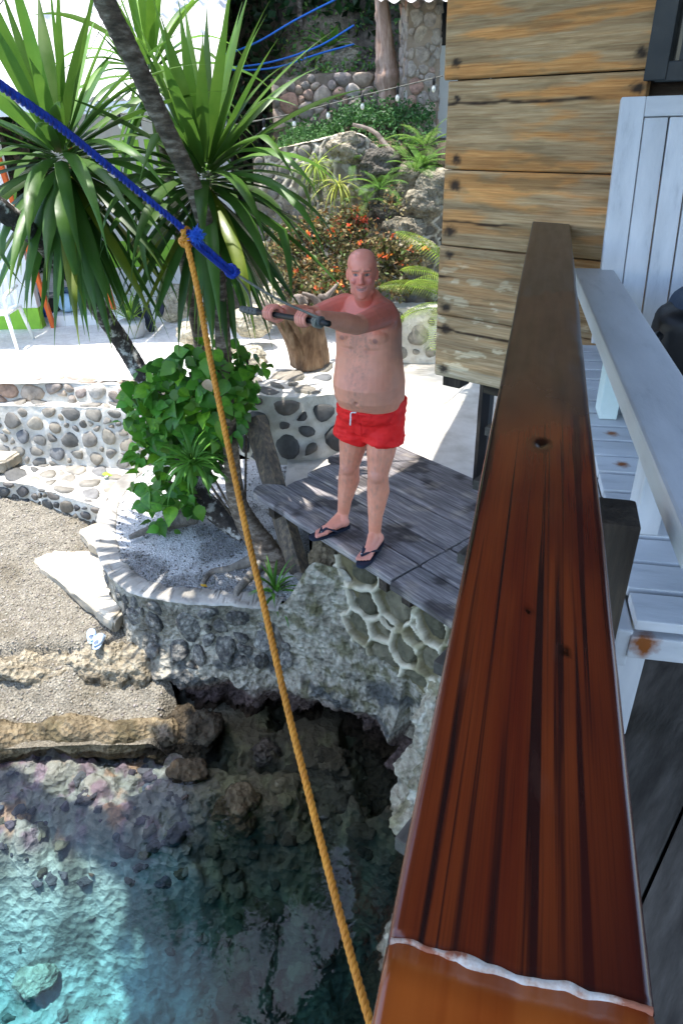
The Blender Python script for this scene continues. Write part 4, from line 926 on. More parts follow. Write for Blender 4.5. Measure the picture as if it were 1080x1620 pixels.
def bark_tube(P, R, n, seed, ring=.5):
    P2 = cat(P, n); R2 = [lerp(R[min(int(i / (n - 1) * (len(R) - 1)), len(R) - 2)], R[min(int(i / (n - 1) * (len(R) - 1)), len(R) - 2) + 1], (i / (n - 1) * (len(R) - 1)) % 1 if i < n - 1 else 1) for i in range(n)]
    R2 = [r * (1 + .05 * ring * math.sin(i * 2.1) + .03 * noise.noise(V(i * .7, seed, 0))) for i, r in enumerate(R2)]
    return tube(P2, R2, 12, wob=.10, seed=seed)
base1 = V(-.74, 4.52, 1.02)
tr1 = thing('dracaena_tree', 'tall dracaena with rough brown trunk crossing the frame and arching strap leaves behind the man', 'tree', base1)
tp = [V(-.45, 4.25, .92), V(-.62, 4.42, 1.10), gy(378, 800, 4.60), gy(366, 720, 4.66), gy(357, 610, 4.68), gy(350, 500, 4.66), gy(340, 425, 4.60), gy(315, 320, 4.45), gy(268, 215, 4.25), gy(215, 100, 4.0), gy(165, 0, 3.8), gy(120, -120, 3.6), gy(80, -260, 3.45)]
vs, fs = bark_tube(tp, [.14, .11, .075, .060, .054, .052, .053, .052, .051, .050, .049, .048, .045], 240, 3); mk('trunk', vs, fs, m_bark, tr1)
c1 = gy(326, 292, 4.92)
vs, fs = bark_tube([gy(345, 445, 4.64), gy(338, 390, 4.78), c1 - V(0, 0, .02)], [.055, .05, .05], 40, 5); mk('branch', vs, fs, m_bark, tr1)
rosette(tr1, c1, 130, 1.08, .080, 101, lo=-1.42, hi=1.5, bias=.85)
rosette(tr1, gy(80, -260, 3.45) + V(0, 0, .05), 30, .6, .06, 131, lo=-.6)
c3 = gy(240, 118, 5.6)
# roots hugging the planter front
for k, q in enumerate([[V(-.50, 4.24, .98), V(-.40, 4.02, .92), V(-.36, 3.86, .72), V(-.38, 3.80, .45), V(-.34, 3.78, .3)], [V(-.56, 4.2, .98), V(-.52, 3.98, .95), V(-.50, 3.86, .80), V(-.46, 3.82, .55)],
                       [V(-.42, 4.28, .98), V(-.24, 4.0, 1.0), V(-.14, 3.80, .85), V(-.10, 3.72, .6), V(-.04, 3.70, .4)], [V(-.66, 4.35, 1.05), V(-.85, 4.28, 1.0), V(-1.0, 4.25, .99), V(-1.05, 4.1, .99)],
                       [V(-.62, 4.3, 1.03), V(-.72, 4.12, 1.0), V(-.78, 3.98, .98), V(-.76, 3.86, .8)]]):
    vs, fs = bark_tube(q, [.05, .035, .026, .018, .010][:len(q)], 50, 7 + k, 0); mk('root', vs, fs, m_root, tr1)
tr2 = thing('dracaena_tree', 'dracaena leaning left with speckled trunk and strap leaf crown at the upper left', 'tree', V(-.95, 5.0, 1.02))
tp = [V(-.78, 4.75, 1.0), gy(322, 790, 4.95), gy(285, 715, 5.1), gy(235, 612, 5.3), gy(195, 545, 5.35), gy(150, 478, 5.1), gy(85, 400, 4.7), gy(20, 345, 4.3), gy(-60, 290, 4.1)]
m_bark2 = M('lichen_bark', [(.36, (.022, .018, .016)), (.52, (.06, .05, .043)), (.62, (.45, .43, .39)), (.8, (.58, .56, .52))], scale=13, bump=.8, bscale=18, rough=.95, low=.3, bdist=.02, detail=8)
vs, fs = bark_tube(tp, [.10, .085, .075, .072, .07, .068, .065, .06, .058], 160, 13); mk('trunk', vs, fs, m_bark2, tr2)
c2 = gy(100, 262, 4.75)
vs, fs = bark_tube([gy(130, 455, 5.28), gy(112, 380, 5.1), gy(104, 310, 4.85), c2], [.05, .05, .048, .045], 50, 15); mk('branch', vs, fs, m_bark, tr2)
rosette(tr2, c2, 130, 1.10, .078, 202, lo=-1.45, hi=1.5, bias=.82)
tr3 = thing('dracaena_tree', 'smaller bright dracaena shoot rising behind the crossing trunk', 'tree', V(c3.x, c3.y, 1.7))
vs, fs = bark_tube([V(c3.x + .1, c3.y + .1, 1.7), V(c3.x + .05, c3.y, 2.8), c3], [.05, .04, .035], 40, 19); mk('trunk', vs, fs, m_bark, tr3)
rosette(tr3, c3, 46, .85, .06, 303, lo=-.9, hi=1.5, col=(1.5, 1.4, 1.1))

# ================================================================ broad-leaved vine round the trunks
def ovate(n=6, curl=.25, fold=.22):
    vs = []; fs = []
    for i in range(n + 1):
        t = i / n; w = .40 * (math.sin(math.pi * min(1, t * 1.02 + .03) ** .72)) ** .9 if i < n else 0; z = -curl * t * t
        vs += [V(t, w, z + fold * w), V(t, 0, z), V(t, -w, z + fold * w)]
    for i in range(n): a = i * 3; fs += [(a, a + 3, a + 4, a + 1), (a + 1, a + 4, a + 5, a + 2)]
    return vs, fs
def leafmesh(name, m, curl, fold, col): vs, fs = ovate(6, curl, fold); return mesh(name, vs, fs, m, True, [tuple(c * (1.25 if i % 3 == 1 else 1) for c in col) for i in range(len(vs))])
LV = [leafmesh('vine_leaf', m_vine, rng.uniform(.1, .5), rng.uniform(.05, .35), c) for c in [(1, 1, 1), (.8, .85, .9), (1.2, 1.15, 1), (.6, .7, .7), (1, 1, 1), (1.5, 1.3, .9), (1.9, 1.5, .9), (.75, .8, .8)]]
def put_leaf(parent, p, size, face, r, me, name='leaf'):
    """leaf hangs outwards: face is the outward direction"""
    d = (Vector(face) * r.uniform(.2, .8) + V(r.uniform(-1, 1), r.uniform(-1, 1), r.uniform(-1.0, .35))).normalized()
    n_ = (Vector(face) + V(r.uniform(-.7, .7), r.uniform(-.7, .7), r.uniform(.1, 1.1))).normalized(); y = n_.cross(d).normalized(); n_ = d.cross(y)
    o = bpy.data.objects.new(name, me); COL.objects.link(o); o.parent = parent
    o.matrix_local = Matrix.Translation(Vector(p) - WL[parent.name]) @ Matrix((d, y, n_)).transposed().to_4x4() @ Matrix.Scale(size, 4)
vine = thing('broadleaf_vine', 'bushy glossy green broad-leaved vine climbing the tree base on the planter', 'vine', V(-.95, 4.7, 1.0))
stems = MB(); r = random.Random(77)
spots = [(300, 640, 4.60, 95, 85), (250, 640, 4.7, 60, 70), (330, 600, 4.55, 80, 60), (275, 730, 4.65, 65, 80), (345, 640, 4.50, 35, 90), (265, 790, 4.62, 40, 50), (392, 585, 4.78, 32, 35), (225, 660, 4.7, 35, 45)]
for k, (px, py, Y, rx, ry) in enumerate(spots):
    stems.add(tube(cat([V(-.8, 4.75, 1.0), lerp(V(-.8, 4.75, 1.0), gy(px, py, Y + .2), .6) + V(0, .1, .1), gy(px, py - ry * .6, Y + .12)], 14), .010, 5))
cnt = 0
while cnt < 292:
    px, py, Y, rx, ry = r.choices(spots, weights=[s[3] * s[4] for s in spots])[0]; a = r.uniform(0, 6.283); q = math.sqrt(r.random())
    p = gy(px + rx * q * math.cos(a), py + ry * q * math.sin(a), Y + .22 * (q * q) + r.uniform(-.10, .18))
    put_leaf(vine, p, r.uniform(.095, .165) * (.75 if px > 380 else 1), V(math.cos(a) * .5, -.85, .3), r, r.choice(LV)); cnt += 1
mk('stem', stems.v, stems.f, m_bark, vine)
b = MB(); T_ = [ovate(4, .3, .2), ovate(4, .5, .1)]
for _ in range(520):
    px, py, Y, rx, ry = r.choices(spots, weights=[s[3] * s[4] for s in spots])[0]; a = r.uniform(0, 6.283); q = math.sqrt(r.random()) * 1.05
    p = gy(px + rx * q * math.cos(a), py + ry * q * math.sin(a), Y + r.uniform(.0, .38)); d = V(r.uniform(-1, 1), r.uniform(-1, .4), r.uniform(-1, .3)).normalized(); n_ = V(r.uniform(-.8, .8), r.uniform(-1, .2), r.uniform(.1, 1)).normalized(); y = n_.cross(d).normalized(); n_ = d.cross(y); s_ = r.uniform(.06, .13); e = Matrix((d, y, n_)).transposed() * s_; vs, fs = r.choice(T_); g = r.uniform(.5, 1.5)
    b.add(([p + e @ v for v in vs], fs), (g * r.uniform(.8, 1.3), g, g * .9))
mk('small_leaves', b.v, b.f, m_vine, vine, cols=b.c)['kind'] = 'stuff'
def tuft(name, label, c, n, L_, W_, seed, lo=-.2, hi=1.4, cat_='plant', k=(.8, 1.8), col=(1, 1, 1), group=None, m=None):
    t = thing(name, label, cat_, c, group); r = random.Random(seed)
    for i in range(n):
        f = (i + .5) / n; vs, fs = strap_leaf(Vector(c) + V(r.uniform(-.02, .02), r.uniform(-.02, .02), .01), i * 2.4 + r.uniform(-.3, .3), lerp(hi, lo, f) + r.uniform(-.15, .15), r.uniform(*k), L_ * r.uniform(.7, 1.15), W_ * r.uniform(.8, 1.2), r.uniform(-.5, .5), seg=7)
        g = r.uniform(.7, 1.35); mk('blade', vs, fs, m or m_grass, t, cols=[(g * col[0], g * col[1], g * col[2])] * len(vs), origin=c)
    return t
tuft('spider_plant', 'arching grassy spider plant growing out of the vine above the planter', gy(305, 735, 4.42), 46, .34, .026, 5, lo=-.5)
tuft('spider_plant', 'small bright green grassy tuft at the foot of the dark post', V(-.50, 4.0, .96), 34, .30, .022, 6, lo=-.1)
# bleached driftwood lumps lying under the vine
def driftlog(name, label, P, R, seed, m=None, cat_='driftwood', k=14, wob=.35, n=40):
    P2 = cat(P, n); R2 = [lerp(R[min(int(i / (n - 1) * (len(R) - 1)), len(R) - 2)], R[min(int(i / (n - 1) * (len(R) - 1)), len(R) - 2) + 1], (i / (n - 1) * (len(R) - 1)) % 1 if i < n - 1 else 1) for i in range(n)]
    vs, fs = tube(P2, R2, k, wob=wob, seed=seed); o = mk(name, vs, fs, m or m_root, origin=P2[0]); return setp(o, label, cat_) if label else o
driftlog('driftwood_piece', 'twisted dark driftwood lump lying on the planter gravel under the vine', [gz(248, 835, 1.04), gz(272, 822, 1.06), gz(300, 818, 1.08), gz(312, 800, 1.1)], [.05, .09, .07, .03], 3)
driftlog('driftwood_stick', 'short grey driftwood stick poking left from under the vine', [gz(205, 850, 1.02), gz(225, 842, 1.03), gz(255, 828, 1.04)], [.018, .03, .02], 5)
m_dry = flat('dry_leaf', (.55, .40, .26), .8)
vs, fs = ovate(6, .9, .5); o = link('dead_leaf', mesh('dead_leaf', vs, fs, m_dry), None, gy(328, 600, 4.35), axes(V(.05, -.2, -1), V(0, -1, 0))); o.scale = (.10,) * 3; setp(o, 'single dried brown leaf hanging in front of the green vine', 'leaf')
vs, fs = ovate(5, .3, .1); m_yl = flat('yellow_leaf', (.75, .45, .05), .7); o = link('fallen_leaf', mesh('fallen_leaf', vs, fs, m_yl), None, gz(318, 925, .995), axes(V(1, -.2, 0))); o.scale = (.05,) * 3; setp(o, 'small yellow leaf fallen on the planter gravel', 'leaf')
m_gl = flat('green_leaf', (.25, .45, .05), .7); o = link('fallen_leaf', mesh('fallen_leaf', vs, fs, m_gl), None, gz(162, 750, .975), axes(V(1, .1, 0))); o.scale = (.10,) * 3; setp(o, 'yellow-green leaf fallen on the cobble bench', 'leaf')

# ================================================================ ropes of the swing
def rope(P, r, pitch, nstr, samples, k=6, over=.56):
    C = cat(P, samples); fr = frames(C); b = MB(); ln = 0; A = []
    for i in range(samples):
        if i: ln += (C[i] - C[i - 1]).length
        A.append(ln / pitch * 2 * math.pi)
    for s in range(nstr):
        Q = [C[i] + (fr[i][1] * math.cos(A[i] + s * 6.2832 / nstr) + fr[i][2] * math.sin(A[i] + s * 6.2832 / nstr)) * r * (1 - over) for i in range(samples)]
        b.add(tube(Q, r * over, k))
    return b
def ropemat(name, a, b): return M(name, [(.3, a), (.7, b)], scale=30, bump=.5, bscale=160, rough=.6, spec=.35, bdist=.004, low=.15)
m_orope = ropemat('orange_rope', (.46, .165, .014), (.68, .29, .035)); m_brope = ropemat('blue_rope', (.006, .022, .22), (.015, .06, .46)); m_grope = ropemat('grey_rope', (.10, .10, .085), (.26, .25, .2))
def knot(c, r, rr, ax, turns, seed):
    rd = random.Random(seed); ax = Vector(ax).normalized(); u = ax.orthogonal().normalized(); v = ax.cross(u); P = []
    for i in range(turns * 6 + 1):
        a = i / 6 * 6.283; P.append(Vector(c) + ax * (r * .8 * math.sin(i * .55 + seed)) + (u * math.cos(a) + v * math.sin(a)) * r * (.75 + .25 * rd.random()))
    return rope(P, rr, .05, 3, turns * 40, 5)
kc = gy(368, 430, 3.2); oc = gy(294, 382, 2.92)
br = thing('blue_rope', 'thick braided blue swing rope coming in from the upper left', 'rope', kc)
P = [ray(-260, -100) * 1.30 + CAM, ray(-90, 62) * 1.50 + CAM, ray(0, 134) * 1.72 + CAM, ray(100, 205) * 2.02 + CAM, ray(200, 287) * 2.38 + CAM, gy(285, 358, 2.88), gy(330, 396, 3.04), kc]
b = rope(P, .0135, .07, 3, 620, 6, .5); mk('rope', b.v, b.f, m_brope, br)
b = rope([gy(272, 345, 2.86), gy(305, 383, 2.96), gy(338, 412, 3.08), kc + V(0, 0, -.02)], .0115, .075, 4, 120, 6); mk('rope_tail', b.v, b.f, m_brope, br)
b = knot(kc, .024, .010, kc - gy(300, 370, 2.95), 4, 2); mk('knot', b.v, b.f, m_brope, br)
fz_ = MB(); r = random.Random(8); fc = gy(311, 374, 2.90)
for _ in range(420):
    d = V(r.gauss(0, 1), r.gauss(0, 1), r.gauss(.2, 1)).normalized(); e = fc + d * r.uniform(.018, .036) + V(r.gauss(0, .006), r.gauss(0, .006), r.gauss(0, .006)); fz_.add(tube([fc + d * .005, lerp(fc, e, .6) + V(r.gauss(0, .004), 0, r.gauss(0, .004)), e], .0011, 3))
m_fray = ropemat('frayed_blue', (.02, .10, .60), (.06, .22, .85)); mk('frayed_end', fz_.v, fz_.f, m_fray, br)
orp = thing('orange_rope', 'long twisted orange rope hanging from the blue rope down past the handrail', 'rope', oc)
def qd(x, y, d): return CAM + ray(x, y) * d
P = [oc + V(0, 0, .02), qd(312, 455, 2.72), qd(331, 560, 2.66), qd(362, 710, 2.58), qd(392, 850, 2.48), qd(418, 960, 2.40), qd(452, 1110, 2.28), qd(497, 1290, 2.12), qd(545, 1475, 1.92), qd(583, 1610, 1.76), qd(640, 1800, 1.55), qd(720, 2000, 1.4)]
b = rope(P, .0128, .058, 3, 1100, 6); mk('rope', b.v, b.f, m_orope, orp)
b = knot(oc, .020, .0115, V(.2, 0, 1), 3, 5); mk('knot', b.v, b.f, m_orope, orp)
b = rope([oc, gy(290, 366, 2.88), gy(296, 362, 2.93), gy(302, 372, 2.95), oc + V(0, .02, -.01)], .0115, .058, 3, 60, 6); mk('loop', b.v, b.f, m_orope, orp)
barL, barR = V(-.48, 3.72, 3.082), V(-.028, 3.02, 3.182); bax = (barR - barL).normalized()
hd = thing('swing_handle', 'black wrapped swing handle bar with tape ends gripped by the man', 'handle', lerp(barL, barR, .5))
vs, fs = tube([lerp(barL, barR, t / 20) for t in range(21)], [.015 if t < 4 else .0135 for t in range(21)], 12); mk('bar', vs, fs, m_black, hd)
m_tape = flat('grey_tape', (.09, .095, .09), .55, bump=.5, bscale=90)
vs, fs = tube([lerp(barL, barR, t / 60) for t in range(-3, 12)], [.0175 + .0025 * math.sin(t * 2.1) for t in range(15)], 12, wob=.2); mk('tape', vs, fs, m_tape, hd)
vs, fs = tube([lerp(barL, barR, .86 + t / 120) for t in range(9)], [.0195 + .004 * math.sin(t * 1.9) for t in range(9)], 12, wob=.3); mk('tape', vs, fs, m_tape, hd)
b = knot(lerp(barL, barR, .89), .025, .0065, bax, 4, 9); mk('binding', b.v, b.f, m_grope, hd)
gr = thing('grey_cord', 'thin grey cord tying the blue knot to the handle bar ends', 'cord', kc)
b = rope([kc, lerp(kc, lerp(barL, barR, .9), .5) + V(0, 0, -.006), lerp(barL, barR, .9) + V(0, 0, .02)], .0062, .02, 3, 240, 5); mk('cord', b.v, b.f, m_grope, gr)
b = rope([kc, gy(392, 462, 3.4), lerp(barL, barR, .10) + V(0, 0, .02)], .0062, .02, 3, 160, 5); mk('cord', b.v, b.f, m_grope, gr)
# slippers on the ledge
m_slip = flat('pale_blue_foam', (.48, .62, .80), .55)
for k, (px, py, hdg, lb) in enumerate([(146, 1008, 1.9, 'left one of the pale blue clogs on the rock ledge'), (157, 1016, 1.5, 'right one of the pale blue clogs on the rock ledge')]):
    c = gz(px, py, .50); t = thing('clog', lb, 'shoe', c, 'pale blue clogs on the ledge'); ex = V(math.cos(hdg), math.sin(hdg), 0); ey = V(-ex.y, ex.x, 0)
    def shoe(u, v, c=c, ex=ex, ey=ey):
        x = (u - .5) * .16; wd = .034 * (1 - .9 * abs(2 * u - 1) ** 3.5) * (1 + .15 * u); a = v * math.pi; return c + ex * x + ey * wd * math.cos(a) + V(0, 0, .006 + (.045 if u > .45 else .022 + .02 * abs(math.cos(a)) ) * math.sin(a) ** .7 * (1 - .5 * sstep(.75, 1, u)))
    vs, fs, _ = grid(shoe, 20, 12); mk('upper', vs, fs, m_slip, t)
    vs, fs = superell(c + V(0, 0, .006), (.085, .036, .010), .7, Matrix((ex, ey, V(0, 0, 1))).transposed(), 20, 8); mk('sole', vs, fs, m_slip, t)
    vs, fs = superell(c - ex * .035 + V(0, 0, .030), (.028, .022, .010), .8, Matrix((ex, ey, V(0, 0, 1))).transposed(), 14, 6); mk('lining', vs, fs, flat('dark_foam', (.12, .16, .24)), t)
# ================================================================ the man
def remesh(b, vox, it, fac=.5):
    me = bpy.data.meshes.new('tmp'); me.from_pydata([tuple(v) for v in b.v], [], b.f); o = bpy.data.objects.new('tmp', me); COL.objects.link(o)
    md = o.modifiers.new('r', 'REMESH'); md.mode = 'VOXEL'; md.voxel_size = vox
    sm = o.modifiers.new('s', 'SMOOTH'); sm.iterations = it; sm.factor = fac
    dg = bpy.context.evaluated_depsgraph_get(); ev = o.evaluated_get(dg); m2 = ev.to_mesh()
    vs = [v.co.copy() for v in m2.vertices]; fs = [tuple(p.vertices) for p in m2.polygons]; nr = [v.normal.copy() for v in m2.vertices]
    ev.to_mesh_clear(); bpy.data.objects.remove(o); bpy.data.meshes.remove(me); return vs, fs, nr
fw = V(-.45, -.893, 0).normalized(); lf = V(-fw.y, fw.x, 0)   # facing, and the man's own left
FZ = PZ + .026
man = thing('person', 'bald shirtless man in red swim shorts and navy flip flops gripping the swing handle', 'person', V(.1, 3.72, PZ))
def loft(rings, n=36, up=V(0, 0, 1), f=None, l=None):
    """rings: (centre, half width, front, back, exponent)"""
    vs = []; fs = []
    for (c, a, bf, bb, e) in rings:
        for i in range(n):
            t = 2 * math.pi * i / n; ct, st = math.cos(t), math.sin(t); ct = math.copysign(abs(ct) ** e, ct); st = math.copysign(abs(st) ** e, st)
            vs.append(Vector(c) + (l or lf) * a * ct + (f or fw) * (bf if st > 0 else bb) * st)
    for j in range(len(rings) - 1):
        for i in range(n): fs.append((j * n + i, j * n + (i + 1) % n, (j + 1) * n + (i + 1) % n, (j + 1) * n + i))
    fs.append(tuple(range(n))[::-1]); fs.append(tuple(range((len(rings) - 1) * n, len(rings) * n))); return vs, fs
TX = lambda z: V(lerp(.200, .178, (z - 2.34) / .8), lerp(3.745, 3.76, (z - 2.34) / .8), z)
B = MB()
B.add(loft([(TX(2.34), .120, .09, .10, .9), (TX(2.42), .168, .125, .135, .85), (TX(2.50), .188, .158, .130, .85), (TX(2.58), .201, .208, .118, .85), (TX(2.66), .207, .220, .112, .88), (TX(2.74), .198, .180, .108, .88),
            (TX(2.82), .188, .155, .110, .85), (TX(2.90), .186, .142, .115, .82), (TX(2.97), .188, .130, .12, .82), (TX(3.04), .175, .105, .11, .85), (TX(3.09), .145, .075, .09, .9), (TX(3.125), .085, .06, .07, 1), (TX(3.15), .062, .055, .06, 1)]))
shL = V(.268, 3.635, 3.055); shR = V(.060, 3.835, 3.062)
hL_c = lerp(barL, barR, .755); hR_c = lerp(barL, barR, .365)
def dperp(c, s): d = s - c; d = d - bax * d.dot(bax); return d.normalized()
dL, dR = dperp(hL_c, shL), dperp(hR_c, shR)
wrL = hL_c + dL * .075 + V(0, 0, .012) + bax * .005; wrR = hR_c + dR * .075 + V(0, 0, .012)
elL = lerp(shL, wrL, .52) + V(.015, -.015, -.045); elR = lerp(shR, wrR, .52) + V(-.02, .03, -.05)
for (sh, el, wr) in ((shL, elL, wrL), (shR, elR, wrR)):
    B.add(ell(sh + V(0, 0, -.005), (.068, .068, .066))); B.add(capsule(sh, lerp(sh, el, .55), .065, .059)); B.add(capsule(lerp(sh, el, .5), el, .058, .049))
    B.add(capsule(el, lerp(el, wr, .35), .048, .050)); B.add(capsule(lerp(el, wr, .3), wr, .050, .031))
    ch = TX(3.0) + (lf if sh is shL else -lf) * .11 + fw * .04; B.add(capsule(ch, sh, .075, .060))          # pectoral and front deltoid
    B.add(capsule(TX(3.08) + (lf if sh is shL else -lf) * .05 - fw * .02, sh + V(0, 0, .005), .05, .052))   # trapezius
    B.add(ell(TX(2.935) + (lf if sh is shL else -lf) * .085 + fw * .064, (.080, .075, .060)))
# hands closed on the bar
for (c, d, wr, s) in ((hL_c, dL, wrL, 1), (hR_c, dR, wrR, -1)):
    up = bax.cross(d).normalized(); up = up if up.z > 0 else -up
    def cp(th, r, off): return c + bax * off + (d * math.cos(th) + up * math.sin(th)) * r
    for i in range(4):
        off = (i - 1.5) * .0232; rr = (.0108, .0115, .0113, .0098)[i] if s > 0 else (.0098, .0113, .0115, .0108)[i]
        ths = [.35, 1.15, 1.95, 2.75, 3.5, 4.15]; rad = [.044, .041, .034, .031, .029, .027]
        Q = [cp(t, q, off) for t, q in zip(ths, rad)]
        for a, b2 in zip(Q[:-1], Q[1:]): B.add(capsule(a, b2, rr * 1.06, rr, 10))
        B.add(ell(Q[1], (rr * 1.18,) * 3, n=10, m=8))
        B.add(capsule(wr + (cp(.2, .036, off) - wr) * .25, cp(.35, .040, off), .0155, .0125, 10))
    B.add(capsule(wr, cp(.15, .040, .0), .027, .026)); B.add(capsule(wr, cp(-.25, .036, s * -.0), .024, .021))
    to = s * -.040   # thumb side: towards the other hand
    Q = [lerp(wr, c, .25) + bax * to * .5, cp(-.6, .040, to * .85), cp(-1.35, .032, to * .9), cp(-2.1, .029, to * .8)]
    for a, b2, r1, r2 in zip(Q[:-1], Q[1:], (.016, .0135, .0118), (.0135, .0118, .0105)): B.add(capsule(a, b2, r1, r2, 10))
# legs and feet
kneeL, kneeR = V(.226, 3.645, 2.105), V(.060, 3.83, 2.075); ankL, ankR = V(.205, 3.645, 1.70), V(.012, 3.885, 1.70)
hipL, hipR = V(.272, 3.70, 2.42), V(.115, 3.79, 2.42)
toeL, heelL = gz(571, 888, FZ + .01), gz(601, 853, FZ + .01); toeR, heelR = gz(497, 846, FZ + .01), gz(549, 829, FZ + .01)
for (hp, kn_, an, toe, heel, s) in ((hipL, kneeL, ankL, toeL, heelL, 1), (hipR, kneeR, ankR, toeR, heelR, -1)):
    B.add(capsule(hp, lerp(hp, kn_, .6), .100, .086)); B.add(capsule(lerp(hp, kn_, .5), kn_, .089, .064)); B.add(ell(kn_ + fw * .014, (.058, .058, .066)))
    k2 = lerp(kn_, an, .32) - fw * .022; B.add(capsule(kn_, k2, .062, .070)); B.add(capsule(k2, lerp(kn_, an, .68), .070, .050)); B.add(capsule(lerp(kn_, an, .55), an, .050, .040))
    fd = (toe - heel); fd.z = 0; Lf = fd.length; fd = fd.normalized(); sd_ = V(-fd.y, fd.x, 0); hz = FZ
    hl = V(heel.x, heel.y, hz + .032); bl_ = V(heel.x, heel.y, hz + .022) + fd * Lf * .68
    B.add(capsule(an, hl + fd * .03, .036, .034)); B.add(ell(hl + fd * .018, (.033, .033, .034)))
    B.add(capsule(an + fd * .02 - V(0, 0, .02), bl_, .034, .022)); B.add(capsule(hl + fd * .03, bl_ + sd_ * .018 * -s, .028, .022)); B.add(capsule(hl + fd * .03 + sd_ * -.01 * -s, bl_ - sd_ * -.02 * s, .026, .020))
    for i in range(5):   # toes, big toe on the inner side
        off = (-.032 + i * .0165) * s; ln = (.072, .070, .062, .052, .042)[i]; tr_ = (.0125, .0092, .0088, .0085, .008)[i]
        a0 = bl_ + sd_ * off * 1.0 + fd * .004; a0.z = hz + .016; t1_ = a0 + fd * (Lf * .68 + ln - Lf * .68); t1_.z = hz + tr_
        B.add(capsule(a0, t1_, tr_ * 1.15, tr_, 10))
# head
HC = V(.149, 3.69, 3.256); hf = V(-.10, -.99, .0).normalized(); hl_ = V(-hf.y, hf.x, 0)
def HR(z, hw, f_, b_, e=1.0): return (HC + V(0, 0, z) + hf * .0, hw, f_, b_, e)
B.add(loft([HR(-.118, .026, .074, -.02), HR(-.108, .042, .084, .01), HR(-.085, .055, .088, .04), HR(-.055, .064, .088, .07), HR(-.02, .0705, .088, .088), HR(.015, .0745, .088, .098), HR(.05, .0765, .089, .102), HR(.08, .071, .078, .096), HR(.10, .058, .060, .08), HR(.113, .038, .038, .055), HR(.1195, .015, .014, .02)], 40, f=hf, l=hl_))
def hp_(x, y, z): return HC + hl_ * x + hf * y + V(0, 0, z)
B.add(capsule(hp_(0, .086, .016), hp_(0, .106, -.026), .0075, .0115)); B.add(ell(hp_(.011, .092, -.031), (.0085,) * 3)); B.add(ell(hp_(-.011, .092, -.031), (.0085,) * 3))
for s in (-1, 1):
    B.add(ell(hp_(s * .078, -.012, -.008), (.009, .017, .030), Matrix((hl_, hf, V(0, 0, 1))).transposed()))
    B.add(capsule(hp_(s * .012, .086, .030), hp_(s * .044, .074, .030), .0085, .0075)); B.add(ell(hp_(s * .038, .066, -.022), (.021, .018, .018)))
B.add(capsule(TX(3.06) - fw * .005, HC + V(0, 0, -.06) - hf * .02, .066, .060)); B.add(capsule(TX(3.08) + fw * .01, hp_(0, .03, -.09), .052, .046))
B.add(ell(hp_(0, .072, -.104), (.022, .016, .016))); B.add(capsule(hp_(-.038, .025, -.080), hp_(.038, .025, -.080), .026, .026))
vs, fs, nr = remesh(B, .0046, 5)
